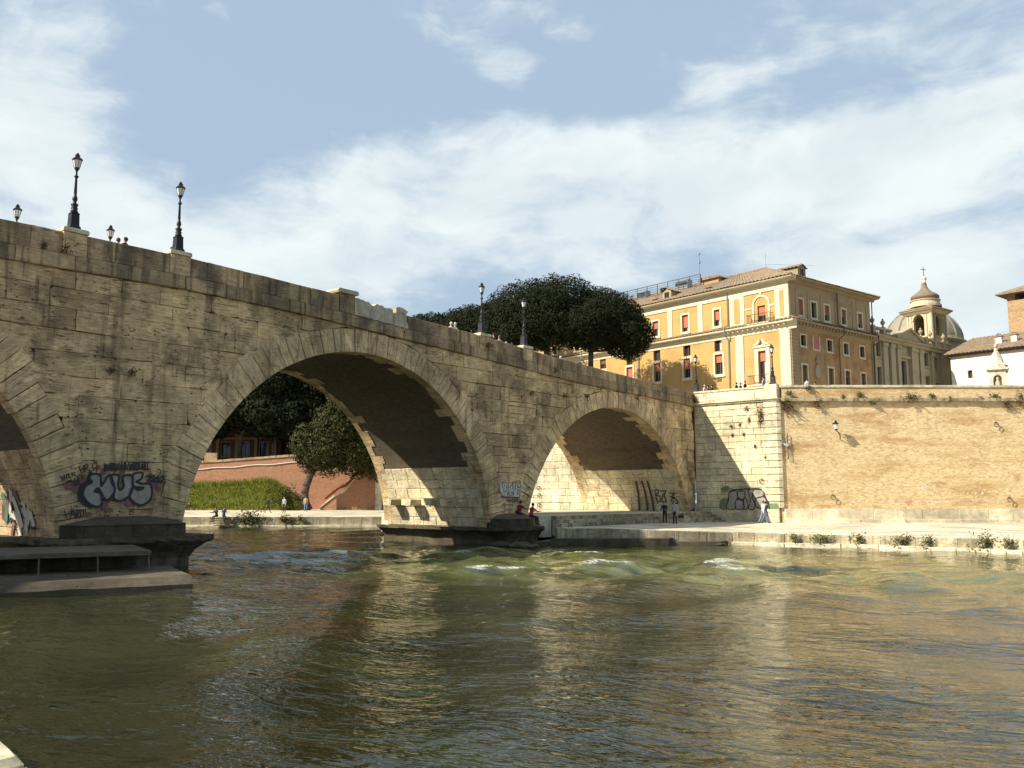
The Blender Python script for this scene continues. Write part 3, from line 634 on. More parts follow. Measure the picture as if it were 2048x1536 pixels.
# quays
def sheet(name, front, rear, mat, kind='structure', label=None, n=1):
    V = [Vector(p) for p in front]+[Vector(p) for p in rear]; k = len(front)
    o = mk(name, V, [(i, i+1, k+i+1, k+i) for i in range(k-1)], mat); tag(o, label, None, None, kind); return o
QE = [(2.6, 51.9, 1.0), (8, 52.7, .86), (13.1, 53.4, .66), (19.1, 50.7, .62), (25.7, 45.1, .60), (40, 33.5, .60), (62, 14, .60)]
QR = [(6.5, 57.2, 1.0), (12, 66, .92), (16.5, 71.6, .86), (20.3, 67.95, .85), (32, 67.95, .85), (52, 67.95, .85), (86, 67.95, .85)]
quay = sheet('quay_pavement', QE, QR, M['quay'], label='pale paved island quay below the brick wall')
random.seed(17); nk = 0
for (p, q) in zip(QE[:-1], QE[1:]):
    p = Vector(p); q = Vector(q); L = (q-p).length; dr = (q-p)/L; ow = Vector((dr.y, -dr.x, 0)).normalized(); u = 0
    if ow.y > 0: ow = -ow
    while u < L-.1:
        w_ = min(random.uniform(1.3, 2.3), L-u)
        z0 = p.z+dr.z*u; z1 = p.z+dr.z*(u+w_)
        block('edge_stone', [(u, -.5), (u+w_, -.5), (u+w_, z1+.02), (u, z0+.02)], lambda a, b, c: Vector((p.x, p.y, 0))+Vector((dr.x, dr.y, 0))*a+Vector((0, 0, b))+ow*c, M['kerb'], quay, depth=.7, proud=random.uniform(.0, .03), gap=.006)
        if p.x > 12: block('water_ledge', [(u, -.5), (u+w_, -.5), (u+w_, .17), (u, .17)], lambda a, b, c: Vector((p.x, p.y, 0))+Vector((dr.x, dr.y, 0))*a+Vector((0, 0, b))+ow*c, M['trav_pale'], quay, depth=.0, proud=random.uniform(.36, .45), gap=.008, jit=.02)
        u += w_
# lower ledges beside the second pier
low_l = MB(); low_l.plan([(2.2, 51.2), (4.5, 50.6), (9.0, 51.6), (9.5, 52.9), (3, 52.6)], -.6, .42); low_l.build('shore_ledge', M['base_dark'], quay)
low_l = MB(); low_l.plan([(8.6, 52.2), (12.2, 52.4), (12.8, 53.2), (9.0, 53.2)], -.6, .20); low_l.build('shore_ledge', M['ledge'], quay)

landing = MB(); landing.prism(Fr(BF(0, 0, 0), D3, Vector((0, 0, 1)), N3), [(23.9, -14), (45.3, -14), (45.3, .9), (24.6, .9), (23.9, .5)], .3, 1.62)
tag(landing.build('raised_landing', M['quay']), 'raised stone landing under the right arch', None, None, 'structure')
stp = empty('stone_steps', BF(35, .8, 4), 'broad stone steps descending from the landing under the right arch', 'steps')
for i in range(4):
    m_ = MB(); random.seed(i)
    t1 = .93+.42*(i+1); zt = 1.60-.21*i
    u = 24.6-.35*i
    while u < 45.15:
        w_ = min(random.uniform(1.8, 3.0), 45.16-u)
        block('step_stone', [(u, .4), (u+w_, .4), (u+w_, zt), (u, zt)], lambda a, b, c: BF(a, b, t1+c), M['kerb'], stp, depth=.44, proud=random.uniform(-.01, .01), gap=.006); u += w_

# far quay upstream, seen through the middle arch
fq = tag(mk('far_quay', [(-90, 84, .88), (20, 84, .88), (20, 114, 1.2), (-90, 114, 1.2)], [(0, 1, 2, 3)], M['quay']), 'sunlit far quay seen through the middle arch', None, None, 'structure')
u = -60; random.seed(23)
while u < 8:
    w_ = random.uniform(1.6, 2.6)
    block('edge_stone', [(u, -.5), (u+w_, -.5), (u+w_, .90), (u, .90)], lambda a, b, c: Vector((a, 84-c, b)), M['kerb'], fq, depth=.6, proud=random.uniform(0, .03), gap=.006)
    block('water_ledge', [(u, -.5), (u+w_, -.5), (u+w_, .16), (u, .16)], lambda a, b, c: Vector((a, 84-c, b)), M['trav_pale'], fq, depth=0, proud=.4, gap=.008); u += w_

# island ground behind the walls, reaching the horizon
tag(mk('island_ground', [(120, 68.3, 10.2), (20.7, 68.3, 10.2), (15.4, 72.7, 10.15), (7.6, 79.2, 10.15), (-2.2, 87.4, 10.2), (8, 113, 10.2), (8, 2600, 10.2), (2600, 2600, 10.2), (2600, 68.3, 10.2)], [tuple(range(9))], M['soil']), 'island street level behind the embankment', None, None, 'structure')
tag(mk('far_ground', [(8.5, 112.6, 7.3), (8.5, 2600, 7.3), (-2600, 2600, 7.3), (-2600, 112.6, 7.3)], [(0, 1, 2, 3)], M['soil']), 'raised street level behind the red brick wall', None, None, 'structure')

# near landing stage beside the first pier
stage = empty('landing_stage', (-14, 28, .3), 'wet concrete landing stage, darkened as if in shade, with rusty rail frames beside the graffiti pier', 'landing')
da = Vector((.86, .51, 0)); na = Vector((.51, -.86, 0)); LS = Fr((-12.15, 30.2, 0), da, na)
m_ = MB(); m_.prism(LS, [(-16, .93), (0, .93), (.05, .96), (.03, 1.03), (-16, 1.05)], -4.2, .05); m_.build('deck_slab', M['ledge'], stage)
m_ = MB(); m_.box(LS, -16, -.25, -.8, .93, -4.0, -1.3); m_.build('recessed_wall', M['base_dark'], stage)
m_ = MB(); random.seed(2)
def lg(a, b):
    u = -16+16.9*a; pr = [(-1.4, .40), (1.3, .36), (2.35, .34), (2.5, .22), (2.62, .10), (2.65, -.8)]; k = b*5; i = min(4, int(k)); f = k-i
    w = pr[i][0]+(pr[i+1][0]-pr[i][0])*f; z = pr[i][1]+(pr[i+1][1]-pr[i][1])*f
    return LS(u, z+.03*mnoise.noise((u*1.3, w, 0)), w+.05*mnoise.noise((u*.8, z*3, 5))+.02*u)
m_.grid(lg, 60, 10); m_.build('water_ledge', M['ledge'], stage)
m_ = MB(); m_.box(LS, .4, .9, -.8, .36, -1.4, 2.2); m_.build('ledge_end', M['ledge'], stage)
for u in (-.05, -1.6, -3.3, -4.9, -6.9, -9.2):
    m_ = MB(); m_.tube(LS(u, .35, .35), LS(u, .94, .02), .03, None, 5); m_.tube(LS(u, .38, .35), LS(u-.9, .38, .45), .025, None, 5); m_.build('rail_post', M['rust'], stage)
m_ = MB(); m_.tube(LS(-12, .90, .09), LS(0, .90, .09), .03, None, 5); m_.build('top_rail', M['rust'], stage)

# the photographer's own bank, its edge just inside the frame
near = tag(mk('near_bank', [(-4.0, 7.05, .96), (-20, 23, .96), (-60, 23, .96), (-60, -20, .96), (25, -20, .96), (-.2, 3.1, .96)][::-1], [(0, 1, 2, 3, 4, 5)], M['quay']), 'near river bank paving', None, None, 'structure')
random.seed(40); pe = Vector((-20, 23, 0)); qe = Vector((3, .0, 0)); L = (qe-pe).length; dr = (qe-pe)/L; ow = Vector((-dr.y, dr.x, 0)); u = 0
while u < L:
    w_ = random.uniform(.5, .95); V = []; jt = random.uniform(-.05, .07); zt = 1.0+random.uniform(-.03, .04)
    block('bank_stone', [(u, -.35), (u+w_, -.35), (u+w_, .32+random.uniform(-.03, .05)), (u, .32+random.uniform(-.03, .05))], lambda a, b, c: pe+dr*a+ow*(b-.22)+Vector((0, 0, zt+c+.012*mnoise.noise((a*3, b*3, 1)))), M['trav_pale'], near, depth=1.6, proud=.0, gap=.01, jit=.035, chamfer=.05); u += w_

# ------------------------------------------------------------------ buildings on the island
def facade(mb, fr, U0, U1, V0, V1, openings, depth=.32):
    """wall with real window openings (u0, u1, v0, v1) and their reveals"""
    us = sorted({U0, U1, *[o[0] for o in openings], *[o[1] for o in openings]}); vs = sorted({V0, V1, *[o[2] for o in openings], *[o[3] for o in openings]})
    for a, b in zip(us, us[1:]):
        for c, d in zip(vs, vs[1:]):
            mu, mv = (a+b)/2, (c+d)/2
            if any(o[0] < mu < o[1] and o[2] < mv < o[3] for o in openings): continue
            mb.add([fr(a, c), fr(b, c), fr(b, d), fr(a, d)], [(0, 1, 2, 3)])
    for a, b, c, d in openings:
        for p, q in (((a, c), (b, c)), ((b, c), (b, d)), ((b, d), (a, d)), ((a, d), (a, c))):
            mb.add([fr(*p), fr(*q), fr(*q, -depth), fr(*p, -depth)], [(0, 1, 2, 3)])
def window(fr, o, parent, frame=None, shut=.5, shutm='shutter', bars=True, fw=.2, sill=True, depth=.30, curtain=False):
    a, b, c, d = o
    m_ = MB(); m_.add([fr(a, c, -depth), fr(b, c, -depth), fr(b, d, -depth), fr(a, d, -depth)], [(0, 1, 2, 3)]); w = m_.build('window', M['glass'], parent)
    if shut > 0:
        m_ = MB(); h = (d-c)*shut; nsl = max(2, int(h/.16))
        for i in range(nsl): m_.box(fr, a+.02, b-.02, d-h*(i+1)/nsl+.006, d-h*i/nsl, -depth+.06, -depth+.12)
        tag(m_.build('shutter', M[shutm], w), None, None, None, 'stuff')
    if bars and shut < .95:
        m_ = MB(); m_.box(fr, (a+b)/2-.035, (a+b)/2+.035, c, d, -depth+.02, -depth+.05); m_.box(fr, a, b, c, c+.07, -depth+.015, -depth+.055); m_.build('window_bar', M['brownwood'], w)
    if curtain: m_ = MB(); m_.box(fr, a+.1, a+(b-a)*.55, c+.05, d-(d-c)*shut-.03, -depth+.005, -depth+.012); m_.build('curtain', M['curtain'], w)
    if frame:
        m_ = MB(); f = fw
        for q in ((a-f, a-.002, c-f, d+f), (b+.002, b+f, c-f, d+f), (a-.002, b+.002, d+.002, d+f), (a-.002, b+.002, c-f, c-.002)): m_.box(fr, *q, -.05, .06)
        m_.build('window_frame', M[frame], w)
        if sill: m_ = MB(); m_.box(fr, a-f-.06, b+f+.06, c-f-.09, c-f-.005, -.05, .14); m_.build('sill', M[frame], w)
    return w
def tiled(mb, P00, P10, P01, P11, pitch=.46, amp=.10, rows=14):
    """roof plane with rounded tile rows running up the slope; P0x eave, P1x ridge"""
    P00, P10, P01, P11 = map(Vector, (P00, P10, P01, P11)); L = max((P01-P00).length, (P11-P10).length); nu = int(L/pitch*4); nrm = (P01-P00).cross(P10-P00).normalized()
    if nrm.z < 0: nrm = -nrm
    def fn(a, b):
        p = (P00*(1-a)+P01*a)*(1-b)+(P10*(1-a)+P11*a)*b
        w = abs(math.sin(a*L/pitch*math.pi)); return p+nrm*(amp*w+.035*((b*rows*3) % 1)+.03*mnoise.noise((p.x*.9, p.y*.9, p.z*.9)))
    mb.grid(fn, nu, rows*3)

KP = Vector((28.1, 88, 0)); Aa = Vector((-.644, .765, 0)).normalized(); Bb = Vector((.776, .63, 0)).normalized()
LF = Fr(KP, Aa, -Bb); RF = Fr(KP, Bb, -Aa)
LENL, LENR = 42.0, 15.7
yel = empty('palazzo', KP+Vector((0, 0, 10.2)), 'large yellow palazzo with red shutters and tiled roof above the bridge end', 'building')
up = [(8.53, 9.32, 21.2, 23.0), (12.85, 13.73, 21.2, 23.1), (17.18, 18.07, 21.28, 23.03), (21.5, 22.4, 21.25, 23.05), (25.9, 26.8, 21.25, 23.05), (30.2, 31.1, 21.25, 23.05), (34.5, 35.4, 21.25, 23.05)]
door_up = (2.84, 3.77, 20.62, 22.52)
mid = [(8.43, 9.39, 18.42, 19.68), (12.68, 13.68, 18.4, 19.68), (17.05, 18.07, 18.42, 19.68), (21.37, 22.3, 18.4, 19.6), (25.71, 26.71, 18.42, 19.65), (30.1, 31, 18.42, 19.65), (34.4, 35.3, 18.42, 19.65)]
gr = [(8.35, 9.36, 15.88, 18.05), (12.72, 13.66, 15.95, 18.12), (17.03, 18.02, 15.95, 18.1), (21.3, 22.3, 15.95, 18.1), (25.7, 26.6, 15.95, 18.1), (30.1, 31.0, 15.95, 18.1)]
door_lo = (2.92, 3.81, 14.2, 17.75)
low2 = [(8.4, 9.3, 11.2, 13.6), (12.7, 13.6, 11.2, 13.6), (17.0, 17.9, 11.2, 13.6), (21.3, 22.2, 11.2, 13.6)]
m_ = MB(); facade(m_, LF, 0, LENL, 10.1, 24.85, up+[door_up]+mid+gr+[door_lo]+low2); m_.build('yellow_wall', M['yellow'], yel)
random.seed(8)
for o in up: window(LF, o, yel, 'cream', random.choice((.45, .62, .75, .5)), fw=.2, curtain=True)
for i, o in enumerate(mid): window(LF, o, yel, None, .55 if i == 4 else 0, shutm='brownwood', curtain=i in (0, 5), bars=True)
for i, o in enumerate(gr): window(LF, o, yel, 'cream', (.40, .55, .46, .6, .5, .4)[i], fw=.23)
for o in low2: window(LF, o, yel, 'cream', .3, fw=.2)
w = window(LF, door_up, yel, None, .55, sill=False)
# arched surround of the upper balcony door
m_ = MB(); cx = 3.31; r0, r1 = .86, 1.06; za = 22.6
pts = [(cx+r1*math.cos(math.pi*i/14), za+r1*math.sin(math.pi*i/14)) for i in range(15)]; pin = [(cx+r0*math.cos(math.pi*i/14), za+r0*math.sin(math.pi*i/14)) for i in range(15)]
for i in range(14): m_.prism(LF, [pin[i], pts[i], pts[i+1], pin[i+1]], .0, .09)
m_.box(LF, cx-r1, cx-r0, 20.6, za, 0, .09); m_.box(LF, cx+r0, cx+r1, 20.6, za, 0, .09); m_.box(LF, cx-.14, cx+.14, za+r1+.01, za+r1+.42, 0, .14); m_.build('arch_surround', M['cream'], yel)
for a, b in ((1.65, cx-r1-.02), (cx+r1+.02, 5.3)): m_ = MB(); m_.box(LF, a, b, 22.3, 22.48, 0, .06); m_.build('impost_band', M['cream'], yel)
def balcony(fr, u0, u1, z, parent, out=.75, mat='cream'):
    m_ = MB(); m_.box(fr, u0, u1, z-.16, z, 0, out); s = m_.build('balcony_slab', M[mat], parent)
    m_ = MB(); n = int((u1-u0)/.13)
    for i in range(n+1): m_.tube(fr(u0+.05+(u1-u0-.1)*i/n, z, out-.05), fr(u0+.05+(u1-u0-.1)*i/n, z+.95, out-.05), .013, None, 4)
    for uu in (u0+.05, u1-.05):
        for k in range(1, 5): m_.tube(fr(uu, z, (out-.05)*k/5), fr(uu, z+.95, (out-.05)*k/5), .013, None, 4)
        m_.tube(fr(uu, z+.95, 0), fr(uu, z+.95, out-.05), .025, None, 4)
    m_.tube(fr(u0+.05, z+.95, out-.05), fr(u1-.05, z+.95, out-.05), .028, None, 4); m_.tube(fr(u0+.05, z+.08, out-.05), fr(u1-.05, z+.08, out-.05), .018, None, 4)
    m_.build('railing', M['iron'], s)
balcony(LF, 1.9, 4.7, 20.62, yel)
# lower balcony door: portal with broken pediment
w = window(LF, door_lo, yel, None, .30, sill=False, curtain=True)
m_ = MB(); m_.box(LF, 2.45, 2.9, 14.1, 18.1, 0, .12); m_.box(LF, 3.83, 4.28, 14.1, 18.1, 0, .12); m_.box(LF, 2.905, 3.825, 17.76, 18.1, 0, .10); m_.box(LF, 2.3, 4.43, 18.11, 18.35, 0, .22); m_.build('portal', M['cream'], w)
for sg, c in ((1, 2.3), (-1, 4.43)):
    m_ = MB(); q = [(0, 18.36), (.5, 18.55), (.75, 18.85), (.92, 18.95), (.95, 18.75), (.72, 18.45), (.6, 18.36)]; m_.prism(LF, [(c+sg*x, y) for x, y in q], .02, .3); m_.build('pediment_scroll', M['cream'], w)
balcony(LF, 2.1, 4.65, 14.2, yel, 1.0)
m_ = MB(); m_.box(LF, 8.55, 9.15, 15.07, 15.5, -.02, .025); m_.build('vent_grille', M['brownwood'], yel)
# quoined pilasters
def quoins(fr, u0, u1, z0, z1, parent, mat, h=.36, proud=.10):
    z = z0; i = 0
    while z < z1-.05:
        m_ = MB(); m_.box(fr, u0, u1, z+.014, min(z+h, z1)-.014, 0, proud); m_.build('quoin_stone', M[mat], parent); z += h; i += 1
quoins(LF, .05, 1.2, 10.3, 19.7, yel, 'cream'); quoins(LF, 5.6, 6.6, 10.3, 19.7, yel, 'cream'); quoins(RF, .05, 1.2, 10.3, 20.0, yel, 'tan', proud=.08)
for a, b in ((.05, 1.62), (5.4, 7.2), (10.85, 11.5), (15.15, 15.8), (19.5, 20.1), (23.9, 24.5), (28.2, 28.8), (32.6, 33.2)):
    m_ = MB(); m_.box(LF, a, b, 20.85, 23.9, 0, .07); m_.build('pilaster', M['cream'], yel)
    if b-a > 1.5: m_ = MB(); m_.box(LF, a+.55, b-.55, 21.05, 23.7, .07, .11); m_.build('pilaster_panel', M['yellow'], yel)
m_ = MB(); m_.box(LF, .05, LENL, 23.905, 24.6, 0, .09); m_.build('frieze', M['cream'], yel)
# cornices
def moulding(fr, u0, u1, z, parent, prof, mat, name):
    m_ = MB(); n = len(prof); m_.add([fr(u0, z+v, w) for w, v in prof]+[fr(u1, z+v, w) for w, v in prof], [tuple(range(n)), tuple(range(n, 2*n))[::-1]]+[(i, n+i, n+(i+1) % n, (i+1) % n) for i in range(n)]); return m_.build(name, M[mat], parent)
MID = [(0, -.75), (.06, -.75), (.10, -.45), (.28, -.32), (.34, -.12), (.72, -.06), (.76, .10), (0, .32)]
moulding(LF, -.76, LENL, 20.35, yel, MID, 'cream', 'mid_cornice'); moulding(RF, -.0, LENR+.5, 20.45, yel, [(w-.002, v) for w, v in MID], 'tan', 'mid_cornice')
for fr_, ln_, zz_ in ((LF, LENL, 20.36), (RF, LENR, 20.46)):
    m_ = MB(); tiled(m_, fr_(-.7, zz_+.11, .80), fr_(-.02, zz_+.45, .0), fr_(ln_, zz_+.11, .80), fr_(ln_, zz_+.45, .0), rows=1); tag(m_.build('ledge_tiles', M['tile'], yel), None, None, None, 'stuff')
EAV = [(0, -.28), (.15, -.28), (.22, -.08), (.78, -.02), (.86, .10), (0, .2)]
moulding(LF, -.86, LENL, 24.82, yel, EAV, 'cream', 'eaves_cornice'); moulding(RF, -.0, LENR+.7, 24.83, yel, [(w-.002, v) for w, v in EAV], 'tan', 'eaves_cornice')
for i in range(60):   # dentil brackets under both cornices
    u = .3+i*.62
    if u < 7.3: m_ = MB(); m_.box(LF, u, u+.16, 20.06, 20.22, .27, .52); m_.build('cornice_bracket', M['cream'], yel)
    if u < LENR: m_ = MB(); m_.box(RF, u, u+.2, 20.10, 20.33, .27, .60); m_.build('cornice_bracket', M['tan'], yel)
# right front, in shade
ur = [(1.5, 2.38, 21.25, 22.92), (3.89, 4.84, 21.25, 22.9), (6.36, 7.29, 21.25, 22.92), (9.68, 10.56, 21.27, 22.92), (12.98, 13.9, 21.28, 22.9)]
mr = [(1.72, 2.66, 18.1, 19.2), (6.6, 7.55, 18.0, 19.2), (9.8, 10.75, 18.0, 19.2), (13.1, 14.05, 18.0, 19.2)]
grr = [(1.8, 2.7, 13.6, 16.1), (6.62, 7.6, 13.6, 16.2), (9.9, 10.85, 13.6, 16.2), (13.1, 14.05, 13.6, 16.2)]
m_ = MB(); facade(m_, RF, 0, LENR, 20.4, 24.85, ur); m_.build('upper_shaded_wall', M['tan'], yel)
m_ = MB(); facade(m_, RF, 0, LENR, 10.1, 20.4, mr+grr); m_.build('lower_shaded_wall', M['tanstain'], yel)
for i, o in enumerate(ur): window(RF, o, yel, 'cream', (.96, 0, .6, .5, .7)[i], fw=.17)
for o in mr: window(RF, o, yel, 'cream', 0, fw=.14)
for i, o in enumerate(grr): window(RF, o, yel, 'cream', (.96, .95, .3, .4)[i], shutm='brownwood', fw=.19)
m_ = MB(); m_.box(RF, 4.05, 5.1, 17.95, 19.2, 0, .03); m_.build('blind_window', M['shutter'], yel)
m_ = MB(); m_.box(RF, 3.9, 5.25, 17.8, 17.94, 0, .06); m_.box(RF, 3.9, 4.04, 17.95, 19.35, 0, .06); m_.box(RF, 5.11, 5.25, 17.95, 19.35, 0, .06); m_.build('blind_window_frame', M['cream'], yel)
m_ = MB(); sh = [(4.5+.42*math.cos(a)*(1.1-.25*math.sin(a)), 15.6+.75*math.sin(a)) for a in [2*math.pi*i/18 for i in range(18)]]; m_.prism(RF, sh, 0, .16); m_.build('crest', M['church'], yel)
m_ = MB(); m_.lathe([(.02, 0), (.2, .1), (.32, .35), (.16, .5), (.22, .7), (.03, .85)], RF(4.5, 16.4, .14), 8); m_.build('crest_crown', M['church'], yel)
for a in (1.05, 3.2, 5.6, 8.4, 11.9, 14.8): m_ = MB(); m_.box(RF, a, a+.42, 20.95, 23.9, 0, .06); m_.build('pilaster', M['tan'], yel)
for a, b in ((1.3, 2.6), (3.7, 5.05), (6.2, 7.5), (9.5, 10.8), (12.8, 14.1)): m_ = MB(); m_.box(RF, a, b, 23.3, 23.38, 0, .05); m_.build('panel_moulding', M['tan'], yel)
# end and rear walls, then the hipped roof
m_ = MB(); E1 = KP+Bb*LENR; E2 = KP+Aa*LENL; E4 = KP+Aa*LENL+Bb*LENR
for p, q in ((E1, E4), (E4, E2)): m_.add([p+Vector((0, 0, 10)), q+Vector((0, 0, 10)), q+Vector((0, 0, 24.85)), p+Vector((0, 0, 24.85))], [(0, 1, 2, 3)])
m_.build('rear_wall', M['tan'], yel)
ov = .85; ze = 24.98; zr = 28.65
c00 = KP-Aa*ov-Bb*ov+Vector((0, 0, ze)); c01 = KP-Aa*ov+Bb*(LENR+ov)+Vector((0, 0, ze)); c10 = KP+Aa*(LENL+ov)-Bb*ov+Vector((0, 0, ze)); c11 = KP+Aa*(LENL+ov)+Bb*(LENR+ov)+Vector((0, 0, ze))
r0 = KP+Aa*8.05+Bb*8.05+Vector((0, 0, zr)); r1 = KP+Aa*(LENL-8)+Bb*8.05+Vector((0, 0, zr))
m_ = MB(); tiled(m_, c00, r0, c10, r1); tiled(m_, c00, r0, c01, r0); tiled(m_, c01, r0, c11, r1, rows=5); tiled(m_, c10, r1, c11, r1, rows=5)
roof = tag(m_.build('roof_tiles', M['tile'], yel), None, None, None, 'stuff')
m_ = MB(); m_.path([c00+Vector((0, 0, .06)), r0+Vector((0, 0, .1))], .14, 6); m_.path([c01+Vector((0, 0, .06)), r0+Vector((0, 0, .1))], .14, 6); m_.path([r0+Vector((0, 0, .1)), r1+Vector((0, 0, .1))], .14, 6); m_.build('ridge_tiles', M['tile'], roof)
for fr_, u_ in ((LF, 7.45), (LF, 20.3), (LF, 29.2), (RF, 15.85), (RF, 8.75)):
    m_ = MB(); m_.tube(fr_(u_, 10.2, .16), fr_(u_, 19.5, .16), .06, None, 6); m_.path([fr_(u_, 19.5, .16), fr_(u_, 19.9, .8), fr_(u_, 20.75, .8), fr_(u_, 21.0, .16), fr_(u_, 24.5, .16)], .06, 6); m_.build('downpipe', M['brownwood'] if fr_ is RF else M['metal'], yel)
# roof furniture
RP = Fr(KP+Bb*5.2, Aa, -Bb)
def at_rp(px, py): return on_plane(px, py, KP+Bb*5.2, Aa)
u0, z0 = at_rp(1217, 592); u1, z1 = at_rp(1401, 548)
m_ = MB(); n = 9
for i in range(n+1):
    u = u0+(u1-u0)*i/n; m_.tube(RP(u, 27.2, 0), RP(u, z1, 0), .055, None, 5)
for k in range(5): m_.tube(RP(u0, 27.9+(z1-27.9)*k/4, 0), RP(u1, 27.9+(z1-27.9)*k/4, 0), .03 if k < 4 else .055, None, 4)
m_.build('terrace_railing', M['railgreen'], roof)
for px, py, w_, h_ in ((1275, 588, 1.5, .9), (1355, 565, 1.9, .8), (1236, 600, 1.0, .6), (1318, 577, .9, .5)):
    u, z = at_rp(px, py); m_ = MB(); m_.box(RP, u-w_/2, u+w_/2, 27.3, z+h_/2, -1.6, -.7); a = m_.build('air_unit', M['metal'], roof)
    m_ = MB()
    for k in range(5): m_.box(RP, u-w_/2+.06, u+w_/2-.06, z-h_*.35+k*h_*.14, z-h_*.35+k*h_*.14+.05, -.69, -.66)
    m_.build('louvre', M['iron'], a)
u, z = at_rp(1415, 556); m_ = MB(); m_.box(RP, u-1.3, u+1.3, 27, z-.1, -2.4, -.4); a = m_.build('stair_hut', M['towerbrick'], roof)
m_ = MB(); m_.prism(RP, [(u-1.6, z-.1), (u+1.6, z-.1), (u+1.2, z+.22), (u-1.2, z+.22)], -2.7, -.1); m_.build('hut_roof', M['tile'], a)
u, z = at_rp(1400, 508); m_ = MB(); m_.tube(RP(u, 27, .2), RP(u, z, .2), .045, .03, 6); m_.box(RP, u-.12, u+.12, z-.1, z+.06, .1, .3); m_.box(RP, u-.1, u+.1, z-1.2, z-.9, .1, .3); m_.build('antenna_mast', M['metal'], roof)
m_ = MB(); m_.tube(r0, r0+Vector((0, 0, 1.9)), .02, None, 4); m_.path([r0+Vector((0, 0, .6)), r0+Aa*7+Vector((0, 0, .55))], .018, 4); m_.path([r0+Vector((0, 0, .6)), r0-Aa*4+Bb*3.5+Vector((0, 0, .2))], .018, 4); m_.path([r0+Vector((0, 0, .3)), r0+Aa*7+Vector((0, 0, .25))], .014, 4); m_.build('lightning_rod', M['metal'], roof)
def dormer(P, ax, out, parent, w_=1.3, h_=1.15, back=2.6):
    fr = Fr(P, ax, out); m_ = MB(); facade(m_, fr, -w_/2, w_/2, 0, h_, [(-.36, .36, .2, h_-.12)], .1)
    m_.add([fr(-w_/2, 0), fr(-w_/2, h_), fr(-w_/2, h_, -back), fr(-w_/2, 0, -back)], [(0, 1, 2, 3)]); m_.add([fr(w_/2, 0), fr(w_/2, h_), fr(w_/2, h_, -back), fr(w_/2, 0, -back)], [(0, 1, 2, 3)]); m_.add([fr(-w_/2, h_), fr(w_/2, h_), fr(0, h_+.38)], [(0, 1, 2)])
    d = m_.build('dormer', M['tan'], parent)
    m_ = MB(); m_.box(fr, -.36, .36, .2, h_-.12, -.12, -.09); m_.build('dormer_pane', M['glass'], d)
    m_ = MB(); tiled(m_, fr(-w_/2-.22, h_-.06, .2), fr(0, h_+.42, .2), fr(-w_/2-.22, h_-.06, -back), fr(0, h_+.42, -back), rows=3); tiled(m_, fr(w_/2+.22, h_-.06, .2), fr(0, h_+.42, .2), fr(w_/2+.22, h_-.06, -back), fr(0, h_+.42, -back), rows=3); m_.build('dormer_roof', M['tile'], d)
dormer(LF(16.9, 25.5, -1.2), Aa, -Bb, roof); dormer(RF(6.6, 26.2, -2.6), Bb, -Aa, roof, 1.5, 1.3, 3.0)
for u, w_ in ((18.6, .5), (10.8, .45)): m_ = MB(); m_.box(LF, u-.3, u+.3, 25.1, 25.95, -1.6, -1.0); c = m_.build('chimney', M['towerbrick'], roof); m_ = MB(); m_.prism(LF, [(u-.42, 25.95), (u+.42, 25.95), (u, 26.25)], -1.75, -.85); m_.build('chimney_cap', M['tile'], c)

# church front continuing the shaded street side
CHU = 15.6; chw = empty('church', RF(25, 10.2, 0), 'grey stone church front with pediment and roof balustrade right of the palazzo', 'church')
cw = [(16.45, 17.43, 18.46, 20.1), (16.5, 17.43, 14.2, 17.25), (27.62, 28.63, 18.38, 20.0), (30.2, 31.08, 18.27, 19.7), (27.75, 28.73, 14.0, 17.15), (30.2, 31.1, 14.0, 16.5)]
cdoor = (21.96, 23.16, 12.0, 18.45); CF = Fr(KP+Aa*-.05, Bb, -Aa)
m_ = MB(); facade(m_, CF, CHU, 35.2, 10.1, 20.4, cw+[cdoor]); m_.build('church_wall', M['church'], chw)
for o in cw: window(CF, o, chw, 'church', 0, fw=.16)
w = window(CF, cdoor, chw, 'church', 0, fw=.22, sill=False)
m_ = MB(); m_.box(CF, 21.4, 23.75, 18.75, 19.0, 0, .35); m_.box(CF, 21.55, 23.6, 19.01, 19.15, 0, .2); m_.build('door_hood', M['church'], w)
for a, b, pr in ((15.95, 16.3, .16), (17.75, 18.7, .25), (19.3, 20.3, .30), (20.6, 21.3, .42), (23.9, 24.6, .42), (24.9, 25.7, .30), (26.2, 27.1, .25), (29.1, 29.8, .22), (31.7, 32.7, .22), (34.4, 35.2, .18)):
    m_ = MB(); m_.box(CF, a, b, 10.2, 20.2, 0, pr); m_.build('pilaster', M['church'], chw)
    m_ = MB(); m_.box(CF, a-.08, b+.08, 19.7, 20.15, 0, pr+.1); m_.build('capital', M['church'], chw)
moulding(CF, CHU, 35.4, 20.62, chw, [(0, -.4), (.45, -.4), (.5, -.1), (.8, 0), (.85, .15), (0, .25)], 'church', 'church_cornice')
m_ = MB(); m_.prism(CF, [(20.3, 20.9), (26.1, 20.9), (26.1, 21.05), (23.2, 22.15), (20.3, 21.05)], -.2, .55); pe_ = m_.build('pediment', M['church'], chw)
for p, q in (((20.1, 20.95), (23.2, 22.12)), ((23.2, 22.12), (26.3, 20.95))): m_ = MB(); m_.prism(CF, [p, q, (q[0], q[1]+.24), (p[0], p[1]+.24)], -.2, .85); m_.build('raking_cornice', M['church'], pe_)
